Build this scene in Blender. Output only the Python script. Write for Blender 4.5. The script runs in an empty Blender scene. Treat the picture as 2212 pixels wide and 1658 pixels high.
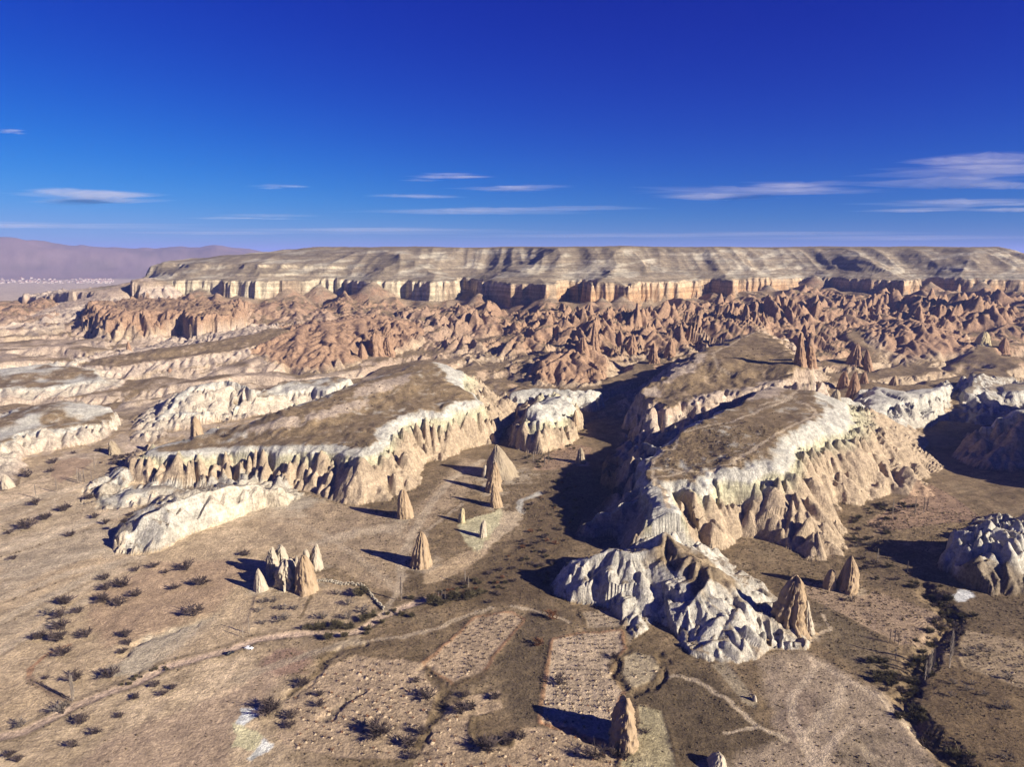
import bpy, math, random
import numpy as np
np.seterr(all='ignore')
SC = bpy.context.scene
COL = SC.collection
RNG = np.random.default_rng(11)
random.seed(5)

# ------------------------------------------------------------------ camera, sky, sun, exposure
CAMZ = 200.0
FPX, CX, CY = 1579.0, 1106.0, 829.0              # the photograph measured as a 2212 x 1658 picture
PITCH = math.atan(0.1792)
cam_d = bpy.data.cameras.new('camera'); cam = bpy.data.objects.new('camera', cam_d); COL.objects.link(cam)
cam_d.sensor_fit = 'HORIZONTAL'; cam_d.sensor_width = 36.0; cam_d.lens = 36.0 * FPX / 2212.0
cam_d.clip_start = 1.0; cam_d.clip_end = 900000.0
cam.location = (0, 0, CAMZ); cam.rotation_euler = (math.pi / 2 - PITCH, 0, 0)
SC.camera = cam

SHADOW_AZ, SUN_EL = math.radians(151.0), math.radians(23.5)
sdir = np.array([-math.cos(SHADOW_AZ) * math.cos(SUN_EL), -math.sin(SHADOW_AZ) * math.cos(SUN_EL), math.sin(SUN_EL)])
sun_d = bpy.data.lights.new('sun', 'SUN'); sun = bpy.data.objects.new('sun', sun_d); COL.objects.link(sun)
sun_d.energy = 5.0; sun_d.angle = math.radians(0.5); sun_d.color = (1.0, 0.915, 0.775)
import mathutils
sun.rotation_euler = mathutils.Vector(sdir).to_track_quat('Z', 'Y').to_euler()

world = bpy.data.worlds.new('World'); SC.world = world; world.use_nodes = True
wn = world.node_tree; wn.nodes.clear()
w_out = wn.nodes.new('ShaderNodeOutputWorld'); w_bg = wn.nodes.new('ShaderNodeBackground')
sky = wn.nodes.new('ShaderNodeTexSky'); sky.sky_type = 'NISHITA'; sky.sun_disc = False
sky.sun_elevation = SUN_EL; sky.sun_rotation = math.atan2(sdir[0], sdir[1])
sky.altitude = 1500.0; sky.air_density = 1.0; sky.dust_density = 0.3; sky.ozone_density = 4.0
# deep polarised-looking blue: each channel of the sky is given more contrast, everywhere alike
sep = wn.nodes.new('ShaderNodeSeparateColor'); comb = wn.nodes.new('ShaderNodeCombineColor'); wn.links.new(sky.outputs[0], sep.inputs[0])
def wmath(op, a, b):
    n = wn.nodes.new('ShaderNodeMath'); n.operation = op
    for k, q in enumerate((a, b)):
        if isinstance(q, (int, float)): n.inputs[k].default_value = q
        else: wn.links.new(q, n.inputs[k])
    return n.outputs[0]
for ch, (pw_, cf, kk) in enumerate(((4.2, 1.25e-4, 0.40), (2.65, 3.5e-3, 0.7), (1.12, 0.104, 3.0))):
    y_ = wmath('MULTIPLY', wmath('POWER', sep.outputs[ch], pw_), cf)
    y_ = wmath('MULTIPLY', wmath('DIVIDE', y_, wmath('ADD', wmath('DIVIDE', y_, kk), 1.0)), 1.0 / (0.06 * 2 ** 1.27))
    wn.links.new(y_, comb.inputs[ch])
wn.links.new(comb.outputs[0], w_bg.inputs[0]); w_bg.inputs[1].default_value = 0.06
wn.links.new(w_bg.outputs[0], w_out.inputs[0])
SC.view_settings.view_transform = 'Standard'; SC.view_settings.look = 'None'
SC.view_settings.exposure = 1.12; SC.view_settings.gamma = 1.0
SC.cycles.diffuse_bounces = 1

# ------------------------------------------------------------------ numeric helpers
cP, sP = math.cos(PITCH), math.sin(PITCH)
def ray(u, v):
    a = (np.asarray(u, float) - CX) / FPX; b = (np.asarray(v, float) - CY) / FPX
    return a, cP - b * sP, -sP - b * cP
def hsh(ix, iy, s):
    h = (ix.astype(np.int64) * 374761393 + iy.astype(np.int64) * 668265263 + s * 1442695041) & 0xffffffff
    h = ((h ^ (h >> 13)) * 1274126177) & 0xffffffff
    h = ((h ^ (h >> 16)) * 2246822519) & 0xffffffff
    return ((h ^ (h >> 15)) & 0xffffff) / float(0x1000000)
def noise(x, y, s=0):                               # gradient noise, about -0.7 .. 0.7
    ix = np.floor(x); iy = np.floor(y); fx = x - ix; fy = y - iy
    ux = fx * fx * fx * (fx * (fx * 6 - 15) + 10); uy = fy * fy * fy * (fy * (fy * 6 - 15) + 10)
    def g(dx, dy):
        a = hsh(ix + dx, iy + dy, s) * 6.2831853
        return np.cos(a) * (fx - dx) + np.sin(a) * (fy - dy)
    a = g(0, 0); b = g(1, 0); c = g(0, 1); d = g(1, 1)
    return a + (b - a) * ux + (c - a) * uy + (a - b - c + d) * ux * uy
def fbm(x, y, o=4, s=0, gain=0.5):
    r = 0; a = 1.0; f = 1.0
    for i in range(o):
        r = r + a * noise(x * f, y * f, s + i * 17); a *= gain; f *= 2.03
    return r
def ridged(x, y, o=3, s=0):
    r = 0; a = 1.0; f = 1.0; n = 0
    for i in range(o):
        r = r + a * (1 - np.abs(noise(x * f, y * f, s + i * 13)) * 2.2); n += a; a *= 0.5; f *= 2.1
    return r / n
def sm(x, a, b):
    t = np.clip((x - a) / (b - a), 0, 1); return t * t * (3 - 2 * t)
def pdist(x, y, P, closed):
    n = len(P); D = np.full(x.shape, 1e18); S = np.zeros(x.shape); NX = np.zeros(x.shape); NY = np.zeros(x.shape); acc = 0.0
    for i in range(n if closed else n - 1):
        ax, ay = P[i][0], P[i][1]; bx, by = P[(i + 1) % n][0], P[(i + 1) % n][1]
        ex, ey = bx - ax, by - ay; L2 = ex * ex + ey * ey + 1e-9
        t = np.clip(((x - ax) * ex + (y - ay) * ey) / L2, 0, 1)
        qx = ax + t * ex; qy = ay + t * ey
        d = (x - qx) ** 2 + (y - qy) ** 2; m = d < D
        D = np.where(m, d, D); NX = np.where(m, qx, NX); NY = np.where(m, qy, NY)
        L = math.sqrt(L2); S = np.where(m, acc + t * L, S); acc += L
    return np.sqrt(D), S, NX, NY
def inside(x, y, P):
    r = np.zeros(x.shape, bool); n = len(P); j = n - 1
    for i in range(n):
        xi, yi, xj, yj = P[i][0], P[i][1], P[j][0], P[j][1]
        c = ((yi > y) != (yj > y)) & (x < (xj - xi) * (y - yi) / (yj - yi + 1e-12) + xi)
        r ^= c; j = i
    return r
def dens(P, closed, step=12.0):
    o = []; n = len(P)
    for i in range(n if closed else n - 1):
        a = np.array(P[i], float); b = np.array(P[(i + 1) % n], float)
        k = max(1, int(np.hypot(*(b - a)[:2]) / step))
        for q in range(k): o.append(a + (b - a) * q / k)
    if not closed: o.append(np.array(P[-1], float))
    return np.array(o)
def idw(x, y, P, pw=2.0):
    num = np.zeros(x.shape); den = np.zeros(x.shape)
    for p in P:
        w = 1.0 / ((x - p[0]) ** 2 + (y - p[1]) ** 2 + 9.0) ** pw; num += w * p[2]; den += w
    return num / den

# ------------------------------------------------------------------ the smooth floor of the valleys
def z0f(x, y):
    z = np.interp(y, [0, 450, 700, 900, 1250, 1500, 1900, 2300, 3200, 8000], [0, 0, 6, 18, 40, 56, 62, 10, -60, -60])
    # the stony right-hand valley lies lower
    z = z - 14 * sm(x, 300, 520) * sm(y, 560, 760) * (1 - sm(y, 1100, 1400))
    return z
def at(u, v, z=None):                               # point of the ground seen at a picture position
    a, f, d = ray(u, v)
    if z is not None:
        t = (z - CAMZ) / d; return (a * t, f * t, z)
    zz = 0.0
    for _ in range(40):
        t = (zz - CAMZ) / d; zz = 0.5 * zz + 0.5 * float(z0f(np.array(a * t), np.array(f * t)))
    return (a * t, f * t, zz)
def tops(L): return [at(u, v, z) for (u, v, z) in L]
def bases(L): return [at(*p) for p in L]

# ------------------------------------------------------------------ ridges: crest or table top, foot outline, look
RIDGES = []
def ridge(name, top, base, closed=True, cap=(0.25, 0.12), foot=1.7, rib=5.0, warp=3.0, look='cream', k=0.62, world=False, groove=0.0):
    if world: tp, bs = top, base
    else: tp = [tops(t) for t in top] if not closed else [tops(top)]; bs = bases(base)
    R = dict(name=name, top=tp, base=bs, closed=closed,
             cap=cap, foot=foot, rib=rib, k=k, groove=groove, warp=warp, look=look)
    R['dz'] = np.concatenate([dens(t, closed) for t in R['top']])
    b = np.array([p[:2] for p in R['base']]); R['bb'] = (b[:, 0].min() - 25, b[:, 0].max() + 25, b[:, 1].min() - 25, b[:, 1].max() + 25)
    RIDGES.append(R)

ridge('tableland_middle',
  [(323,968,28),(401,965,28),(501,967,28),(554,966,29),(640,962,31),(709,961,34),(770,963,36),(797,962,36),(790,940,38),(805,924,42),(837,901,45),
   (905,879,49),(945,881,48),(980,869,51),(1018,856,52),(1000,842,56),(965,822,62),(947,797,68),(930,782,72),(830,815,66),(720,850,58),(620,884,50),(560,905,42),(480,925,35),(400,950,30)],
  [(270,1040),(330,1056),(400,1052),(440,1048),(480,1052),(540,1038),(600,1050),(650,1060),(704,1074),(717,1079),(775,1090),(830,1080),(862,1064),(902,1054),(930,1004),(998,980),(1065,955),
   (1090,925),(1120,900),(1150,880,20),(1110,845,30),(1040,815,40),(985,780,58),(935,757,66),(825,795,58),(715,832,50),(615,866,42),(550,888,38),(470,908,34),(390,930,30),(310,950,24),(270,985,16)],
  cap=(0.30,0.16), rib=9.0, look='cream', k=0.5)
ridge('tableland_right',
  [(1404,1007,38),(1409,1034,35),(1441,1039,34),(1499,1042,34),(1522,1029,37),(1544,1012,41),(1584,1007,44),(1622,979,50),(1662,949,52),(1688,934,54),(1728,914,56),(1758,899,57),(1758,881,59),(1745,845,63),
   (1680,838,63),(1610,866,60),(1579,885,57),(1520,915,54),(1479,934,52),(1455,960,46),(1420,985,42)],
  [(1441,1152),(1499,1180),(1542,1193),(1572,1178),(1622,1166),(1700,1190),(1758,1206),(1823,1203),(1831,1145),(1818,1099),(1853,1092),(1883,1080),(1921,1069),(1954,1076),(2016,1072),(2012,1047),(2034,1007),(2006,972),(1998,944),
   (1960,915),(1890,880,20),(1810,845,40),(1740,835,50),(1660,838,52),(1570,872,46),(1480,905,42),(1410,915,30),(1385,935),(1362,975),(1345,1030),(1335,1080),(1320,1110),(1330,1150)],
  cap=(0.30,0.20), rib=8.0, look='cream')
ridge('spur_front',
  [[(1409,1036,34),(1392,1062,28),(1360,1085,23),(1310,1108,15),(1270,1132,7),(1242,1152,1)]],
  [(1420,1060),(1400,1110),(1340,1150),(1290,1165),(1236,1158),(1262,1118),(1310,1085),(1350,1055)],
  closed=False, cap=(0.04,0.02), foot=1.3, rib=5.0, warp=2.0, look='cream', k=0.7, groove=2.0)
ridge('spur_shaded',
  [[(1404,1007,38),(1379,990,33),(1350,1006,25),(1325,1024,16),(1296,1040,4)],[(1420,962,44),(1400,956,40),(1375,966,31),(1348,982,18),(1320,1000,4)]],
  [(1410,1010),(1370,1040),(1300,1056),(1285,1040),(1310,990),(1340,960),(1400,935)],
  closed=False, cap=(0.04,0.02), foot=1.3, rib=5.0, warp=2.0, look='cream', k=0.6)
ridge('tableland_upper_right',
  [(1637,716,88),(1560,748,82),(1500,775,76),(1430,815,62),(1385,850,49),(1431,880,46),(1500,864,50),(1575,838,57),(1660,842,58),(1720,800,72),(1715,760,80),(1690,735,86)],
  [(1637,700,84),(1560,735),(1510,765),(1490,795),(1420,830),(1340,850),(1330,880),(1380,915),(1431,935),(1500,912,48),(1575,872,54),(1660,860,55),(1760,860,45),(1800,830),(1770,780),(1740,735),(1700,715,78)],
  cap=(0.25,0.2), rib=5.0, warp=6.0, look='pinkcream')
ridge('front_hill',
  [[(1204,1246,3),(1216,1222,12),(1233,1207,18),(1256,1205,20),(1299,1205,22),(1331,1197,25),(1379,1207,24),(1425,1185,28),(1436,1154,34)],
   [(1436,1154,34),(1469,1180,31),(1500,1200,29),(1529,1222,27),(1520,1250,25),(1509,1275,21),(1484,1307,14)],
   [(1529,1222,27),(1560,1255,21),(1597,1292,16),(1637,1317,11),(1690,1350,4)]],
  [(1193,1262),(1196,1284),(1233,1306),(1290,1308),(1344,1334),(1376,1395),(1400,1362),(1420,1340),(1441,1355),(1467,1385),(1477,1416),(1510,1425),(1542,1434),(1574,1428),(1607,1416),(1660,1400),(1725,1402),(1750,1375),(1690,1310),(1640,1262),(1600,1225),(1560,1200),
   (1500,1180),(1441,1150),(1400,1165),(1330,1190,6),(1230,1196,6)],
  closed=False, cap=(0.04,0.02), foot=1.5, rib=6.0, warp=2.0, look='white', groove=2.6)
ridge('saddle',
  [[(1436,1154,33),(1440,1128,29),(1436,1095,31),(1420,1052,34)]],
  [(1405,1160),(1470,1168),(1472,1110),(1440,1060),(1405,1075)],
  closed=False, cap=(0.3,0.1), foot=1.3, rib=3.0, warp=1.5, look='cream', k=0.9, groove=1.5)
ridge('pale_bank',
  [[(182,1078,1),(205,1060,5),(235,1042,9),(268,1026,11)]],
  [(175,1088),(215,1080),(250,1068),(285,1045),(275,1012),(225,1028),(185,1055)],
  closed=False, cap=(0.1,0.05), rib=3.5, warp=1.5, look='white')
ridge('pale_apron',
  [[(206,1092,1),(240,1078,5),(290,1064,9),(345,1056,10),(400,1062,7)]],
  [(200,1100),(260,1100),(330,1092),(400,1080),(430,1066),(380,1046),(290,1050),(220,1076)],
  closed=False, cap=(0.3,0.1), rib=2.0, warp=1.5, look='white')
ridge('butte',
  [(1150,880,44),(1168,873,46),(1186,876,43),(1195,866,42),(1215,852,40),(1235,858,36),(1205,890,36),(1160,892,40)],
  [(1095,945),(1108,960),(1141,978),(1166,984),(1186,973),(1229,940),(1234,914),(1250,895),(1262,872),(1240,842,20),(1200,838,30),(1150,852,28),(1115,890)],
  cap=(0.36,0.22), rib=7.0, look='cream')
ridge('white_domes',
  [(1115,845,36),(1160,838,39),(1215,836,40),(1270,840,38),(1305,846,32),(1270,856,30),(1215,852,32),(1160,852,34)],
  [(1085,880),(1130,886),(1200,885),(1260,880),(1310,872),(1325,850),(1290,832,38),(1215,826,42),(1150,828,42),(1095,840,36)],
  cap=(0.4,0.25), rib=6.0, look='white')
ridge('spur_left',
  [[(250,1191,1),(276,1157,8),(323,1114,18),(376,1087,22),(426,1064,24),(480,1052,23),(540,1046,20),(600,1056,14),(640,1068,6)]],
  [(246,1194),(291,1198),(351,1188),(376,1178),(439,1133),(464,1110),(551,1103),(640,1080),(660,1066),(600,1040),(540,1030),(470,1034),(400,1052),(330,1080),(270,1120),(235,1170)],
  closed=False, cap=(0.04,0.02), foot=1.4, rib=5.0, warp=1.5, look='white', groove=1.8)
ridge('ledge_left',
  [(0,956,20),(25,941,21),(100,929,21),(205,916,22),(232,912,22),(240,893,26),(230,878,30),(130,868,35),(60,878,32),(0,898,28),(-160,925,26),(-160,985,20)],
  [(-170,1050),(0,1062),(55,1042),(62,1000),(52,984),(98,972),(160,962),(228,950),(250,925),(260,900),(250,876,24),(130,856,30),(50,866,26),(-10,885,22),(-170,905,20)],
  cap=(0.12,0.1), rib=4.5, look='whitecap')
ridge('ledge_middle_left',
  [[(325,912,20),(345,890,27),(376,866,34),(413,838,42),(460,830,45),(501,828,46),(545,838,42)],[(345,890,27),(426,893,24),(476,893,22)]],
  [(271,958),(333,961),(363,948),(380,934),(464,916),(500,906),(545,880),(590,850),(560,828,36),(500,815,40),(413,822,36),(350,860,26),(300,900)],
  closed=False, cap=(0.05,0.03), rib=4.5, look='whitecap')
ridge('scarp_left',
  [(500,884,22),(554,864,25),(604,846,30),(667,835,34),(704,843,33),(760,815,42),(700,812,40),(600,830,36),(520,862,28)],
  [(490,912),(540,900),(629,882),(680,868),(710,850,38),(780,812,46),(700,800,46),(590,820,40),(505,855,30)],
  cap=(0.1,0.06), rib=3.5, look='whitecap')
ridge('brown_shoulder',
  [(150,786,34),(250,772,42),(343,754,50),(470,736,57),(554,719,64),(620,706,70),(640,720,64),(560,745,54),(480,760,48),(380,775,42),(250,792,35)],
  [(130,806),(260,812),(400,800),(520,790),(600,772),(650,740),(650,700,62),(550,706,56),(450,726,46),(330,746,40),(200,768,34)],
  cap=(0.12,0.08), rib=6.0, look='pinkcream')
ridge('brown_terrace',
  [(-80,800,34),(0,800,35),(100,786,38),(190,800,34),(230,820,28),(120,830,27),(0,838,27),(-90,840,27)],
  [(-100,870),(0,862),(120,856),(220,846),(280,830),(230,800,26),(110,775,30),(-90,785,28)],
  cap=(0.12,0.08), rib=4.0, look='whitecap')
ridge('pink_cliff',
  [(212,664,90),(280,672,92),(363,668,92),(430,688,82),(500,680,86),(520,660,92),(480,652,94),(350,648,94),(240,646,92)],
  [(150,705),(195,733),(245,738),(300,738),(370,730),(440,722),(520,708),(580,690),(560,655,88),(520,646,90),(340,640,92),(230,636,90),(180,660,78)],
  cap=(0.05,0.05), foot=1.3, rib=15.0, warp=6.0, look='pink', k=0.4)
ridge('pink_hill',
  [[(540,752,52),(590,735,60),(617,722,66),(654,703,75),(700,700,77),(775,686,82),(850,690,78),(905,700,70)],[(654,703,75),(640,745,58),(615,775,40)],[(775,686,82),(790,730,62)],[(700,700,77),(715,745,58)]],
  [(520,775),(575,790),(640,803),(704,804),(760,790),(800,775),(860,765),(930,745),(960,715),(930,690),(860,672,70),(770,670,74),(650,688,66),(590,715,52),(530,740,46)],
  closed=False, cap=(0.04,0.02), foot=1.4, rib=7.0, look='pink')
ridge('pink_spine',
  [[(1262,735,70),(1240,755,58),(1210,775,48),(1160,800,34)],[(1240,755,58),(1280,780,44),(1300,800,36)]],
  [(1130,806),(1150,822),(1220,830),(1300,828),(1320,800),(1310,765),(1290,735),(1255,722,60),(1215,745),(1180,775)],
  closed=False, cap=(0.04,0.02), rib=8.0, look='pink')
ridge('shadow_hill',
  [[(1880,705,62),(1930,690,74),(1971,692,76),(2009,702,70),(2060,728,52),(2090,745,42)]],
  [(1850,735),(1900,770),(1960,790),(2040,775),(2110,765),(2100,735),(2040,700,60),(1990,680,70),(1930,678,70),(1870,690)],
  closed=False, cap=(0.05,0.02), rib=6.0, look='pink')
ridge('right_rocks',
  [[(2085,1180,16),(2099,1146,24),(2125,1150,25),(2154,1139,27),(2212,1148,27),(2300,1150,26)],[(2125,1150,25),(2130,1200,16)],[(2190,1146,27),(2190,1210,14)]],
  [(2066,1222),(2085,1262),(2127,1282),(2180,1278),(2320,1290),(2340,1150),(2212,1120),(2120,1125),(2080,1150)],
  closed=False, cap=(0.05,0.02), rib=9.0, look='white')
ridge('right_hill',
  [[(2120,925,24),(2159,904,34),(2212,890,42),(2330,880,48)]],
  [(2060,985),(2110,1008),(2212,1020),(2380,1010),(2400,860,30),(2212,868,40),(2150,885,30),(2095,930)],
  closed=False, cap=(0.06,0.02), rib=5.0, look='cream')
ridge('right_domes',
  [[(1870,842,30),(1905,838,34),(1950,845,34),(1990,850,32),(2030,840,28),(2045,830,26)],[(1905,838,34),(1880,880,24),(1900,905,16)],[(1990,850,32),(2010,885,16)],[(1810,858,34),(1850,870,28)]],
  [(1800,890),(1840,905),(1890,940),(1940,950),(2000,925),(2040,900),(2060,850),(2050,822),(1990,828,30),(1900,822,30),(1840,835,36)],
  closed=False, cap=(0.35,0.15), rib=7.0, look='white')
ridge('right_domes_far',
  [[(2090,850,20),(2110,805,36),(2140,840,22),(2180,835,26),(2260,830,28)]],
  [(2070,885),(2110,905),(2170,900),(2290,900),(2290,815),(2150,800,30),(2100,795,34),(2070,840)],
  closed=False, cap=(0.3,0.12), rib=7.0, look='white')

ridge('right_bluff',
  [[(515,520,44),(535,565,66),(560,650,74),(610,760,66),(680,860,60)]],
  [(470,500),(480,560),(500,650),(545,770),(620,880),(760,900),(700,700),(640,560),(560,490)],
  closed=False, cap=(0.1,0.05), rib=6.0, look='cream', world=True)
ridge('mesa_foot',
  [[(322,600,140),(290,610,126),(231,634,106),(150,656,85),(60,680,63),(-60,698,50)]],
  [(-120,735),(60,735),(200,720),(330,690),(400,655,92),(340,600,110),(230,612,70),(120,640,50),(-100,680,40)],
  closed=False, cap=(0.3,0.12), foot=1.4, rib=5.0, warp=4.0, look='pinkcream', k=2.2)
# ------------------------------------------------------------------ the mesa
MESA_FRONT = [(300,632,98),(340,640,96),(450,641,95),(554,645,94),(650,640,95),(742,640,94),(805,646,92),(880,645,92),(930,650,90),(985,646,92),(1003,625,104),(1020,628,102),(1040,652,90),(1108,659,87),(1146,661,86),(1183,665,85),(1243,652,88),
  (1269,665,85),(1321,666,84),(1354,666,84),(1374,657,87),(1434,651,90),(1497,646,92),(1520,632,100),(1534,632,100),(1579,644,93),(1600,632,100),(1662,630,102),(1740,618,110),(1833,626,106),(1871,629,105),(1929,631,104),(1956,640,98),(1991,624,106),(2069,631,103),(2122,631,103)]
MESA = [(-1010, 1800, 66)] + [at(u, v, z) for (u, v, z) in MESA_FRONT] + [(1330, 1830, 100), (1560, 1960, 95), (1800, 2350, 90), (2000, 3200, 80), (-300, 3300, 70), (-1150, 2600, 60), (-1120, 2150, 66)]
MESA_B = np.concatenate([dens(MESA, True, 40.0)])
FANS = []
for (u_, v_, dz_) in ((440,640,26),(500,641,16),(620,642,22),(690,640,24),(805,646,34),(1035,650,14),(1140,661,16),(1183,665,24),(1300,666,18),(1345,666,22),(1430,651,12),(1660,630,14),(1760,620,26),(1800,622,18),(1910,630,16),(2010,628,18),(2120,631,22)):
    z_ = float(np.interp(u_, [p[0] for p in MESA_FRONT], [p[2] for p in MESA_FRONT])); p_ = at(u_, v_, z_); FANS.append((p_[0], p_[1] + 4, z_ + dz_ * 1.25, 0.66))
def mesa_d(x, y):
    wx = x + 14 * fbm(x / 60, y / 60, 3, 901); wy = y + 10 * fbm(x / 55, y / 55, 3, 955)
    D, S, nx, ny = pdist(wx, wy, MESA, True)
    d = np.where(inside(wx, wy, MESA), D, -D)
    return d, S, nx, ny

# ------------------------------------------------------------------ macro height: floor, badland swell, ridges, mesa
def macro(x, y, full=True):
    """height without flutes; also ridge id, slope parameter, flute size, mesa distance"""
    z0 = z0f(x, y)
    mid = sm(y, 790, 900) * (1 - sm(y, 2300, 2700))
    c, s = math.cos(0.55), math.sin(0.55)
    xr = (x * c + y * s); yr = (-x * s + y * c)
    ph = yr / 105.0 + 1.3 * fbm(xr / 420, yr / 260, 3, 71) + 0.25 * fbm(x / 60, y / 60, 3, 73)
    fr_ = ph - np.floor(ph); step = sm(fr_, 0.0, 0.20) * (1 - sm(fr_, 0.68, 1.0))
    rel = step * (0.45 + 0.8 * hsh(np.floor(ph), np.floor(ph * 0), 9) * sm(fbm(xr / 200, yr / 300, 2, 75), -0.4, 0.3)) - 0.25 + fbm(x / 140, y / 140, 3, 31) * 0.45
    edge = np.maximum(1 - np.abs(fr_ - 0.11) / 0.13, 0)
    gent = fbm(x / 160, y / 160, 4, 3) * 4.0 * sm(y, 380, 620)
    z = z0 + gent + mid * (rel * 16 - 6) + fbm(x / 35, y / 35, 3, 7) * (0.7 + 1.1 * mid) + 0.42 * fbm(x / 10, y / 10, 3, 9)
    rid = np.full(x.shape, -1, np.int16); T = np.ones(x.shape); amp = mid * 4.5 * edge * sm(fbm(x / 90, y / 90, 2, 79), -0.35, 0.1)
    zfloor = z.copy()
    # mesa
    m = (y > 900) & (y < 5200)
    D = np.full(x.shape, -9999.0)
    if m.any():
        xm, ym = x[m], y[m]
        d, S, nx, ny = mesa_d(xm, ym)
        zb = idw(nx, ny, MESA_B, 2.0)
        col = 14 * np.maximum(ridged(xm / 24, ym / 90, 2, 401), 0) + 30 * fbm(xm / 120, ym / 160, 2, 421)
        dc = d + (col - 6) * sm(d, -60, 0)
        sp = fbm(xm / 150, ym / 260, 3, 77) * 90
        out = np.clip(-d + sp * sm(-d, 0, 120), 0, None)
        apron = zfloor[m] + np.maximum(zb - zfloor[m], 0) * (0.55 * np.exp(-out / 90.0) + 0.45 * (1 - sm(out, 0, 380)))
        apron += np.clip(-d / 60, 0, 1) * np.exp(-out / 260.0) * (ridged(xm / 125 + ym / 420, ym / 360, 2, 61) * (60 + 34 * sm(xm, 200, 600) * sm(-d, 120, 240)) - 24) * (1 - sm(-d, 300, 480))
        cw = 1 + 10 * (1 - sm(xm, -990, -880))
        rise = np.interp(dc / cw, [0, 2, 9, 14], [0, 0.12, 0.9, 1.0])
        gul = ridged(xm / 105, ym / 700, 2, 641)
        du = np.clip(d - 12, 0, None) + (52 * (gul - 0.55) + 55 * fbm(xm / 320, ym / 700, 2, 642)) * sm(d, 15, 120)
        k = 1.0 + 0.55 * (1 - sm(xm, -900, -250))
        zt = np.interp(du / k, [0, 50, 66, 72, 118, 124, 168, 174, 225, 240, 520, 900], [134, 150, 154.5, 158, 174, 177.5, 193, 196, 212.5, 215, 219, 220])
        ztl = np.interp(du, [0, 30, 36, 74, 80, 260, 520, 900], [134, 144, 150, 163, 171, 192, 216, 220])
        lw = 1 - sm(xm, -620, -200); zt = zt * (1 - lw) + ztl * lw
        zt = zt + 1.4 * fbm(xm / 25, ym / 25, 3, 650) + 5.0 * fbm(xm / 260, ym / 500, 3, 655) * sm(zt, 190, 215)
        zm = np.where(dc > 0, zb + (zt - zb) * rise, apron)
        fan = np.full(xm.shape, -999.0)
        for (fx_, fy_, fz_, fs_) in FANS:
            fan = np.maximum(fan, fz_ - fs_ * np.hypot((xm - fx_) * (1 + 0.25 * noise(xm / 30, ym / 30, 5)), ym - fy_))
        zm = np.where(d < 16, np.maximum(zm, fan), zm)
        z[m] = np.where(d > -700, np.maximum(zm, zfloor[m] - 3), zfloor[m])
        D[m] = d
        pin = sm(-d, 45, 140) * (1 - sm(-d, 330, 470)) * (0.08 + 1.15 * sm(fbm(xm / 95, ym / 95, 3, 515), -0.28, 0.25))
        amp[m] = np.maximum(amp[m] * sm(-d, 0, 40), pin * (5 + 11 * sm(xm, -450, 250)))
    for i, R in enumerate(RIDGES):
        b = R['bb']; q = np.where((x > b[0]) & (x < b[1]) & (y > b[2]) & (y < b[3]))[0] if x.ndim == 1 else None
        if len(q) == 0: continue
        xq, yq = x[q], y[q]
        w = R['warp']
        wx = xq + w * (fbm(xq / 18, yq / 18, 3, 200 + i) * 2 + 4.0 * noise(xq / 46, yq / 46, 220 + i)); wy = yq + w * (fbm(xq / 18, yq / 18, 3, 300 + i) * 2 + 4.0 * noise(xq / 46, yq / 46, 320 + i))
        db = pdist(wx, wy, R['base'], True)[0]
        db = np.where(inside(wx, wy, R['base']), db, -db)
        dt = np.full(wx.shape, 1e9); nx = wx.copy(); ny = wy.copy(); sa = np.zeros(wx.shape)
        for jt, t in enumerate(R['top']):
            d1, s1, ax, ay = pdist(wx, wy, t, R['closed'])
            k = d1 < dt; sa = np.where(k, s1 + 70 * jt, sa); dt = np.where(k, d1, dt); nx = np.where(k, ax, nx); ny = np.where(k, ay, ny)
        if R['closed']:
            it = inside(wx, wy, R['top'][0]); dt = np.where(it, 0, dt); nx = np.where(it, wx, nx); ny = np.where(it, wy, ny)
        zt = idw(nx, ny, R['dz'], 1.6)
        db = np.maximum(db, R['k'] * np.maximum(zt - zfloor[q], 0) - dt)      # never steeper than a real bank
        ib = db > 0
        if not ib.any(): continue
        q = q[ib]; dt = dt[ib]; db = db[ib]; zt = zt[ib]; xq = xq[ib]; yq = yq[ib]
        sa = sa[ib] + 11.0 * np.arctan2((wy - ny)[ib], (wx - nx)[ib])
        t = dt / (dt + db + 1e-6)
        ct, cd = R['cap']
        qq = np.clip((t - ct) / (1 - ct), 0, 1)
        p = np.where(t < ct, cd * (t / ct) ** 1.6, cd + (1 - cd) * (1 - (1 - qq) ** R['foot']))
        zz = zfloor[q] * p + zt * (1 - p)
        zz += (fbm(xq / 30, yq / 30, 3, 41) * 1.5 + fbm(xq / 75, yq / 75, 2, 43) * 4.0) * (1 - t)
        if R['groove'] > 0:
            env = sm(t, 0.03, 0.22) * (1 - sm(t, 0.75, 1.0)); sw = sa + 2.0 * fbm(xq / 16, yq / 16, 2, 71 + i)
            zz += R['groove'] * env * (1.1 * (0.55 - 2.2 * np.abs(noise(sw / 17, t * 0.9, 81 + i))) + 1.5 * (0.5 - 2.2 * np.abs(noise(sw / 6.5, t * 1.3, 83 + i))) + 0.7 * (0.5 - 2.2 * np.abs(noise(sw / 2.8, t * 2.0, 85 + i))))
        up = zz > z[q] - 0.3
        k = q[up]; z[k] = np.maximum(zz[up], z[k]); rid[k] = i; T[k] = t[up]
        env_ = sm(t, ct * 0.95, ct + 0.14) if R['name'] != 'pink_cliff' else np.maximum(sm(t, ct * 0.95, ct + 0.14), 0.35)
        amp[k] = (R['rib'] * env_ * (1 - sm(t, 0.78, 1.0)))[up]
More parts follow.
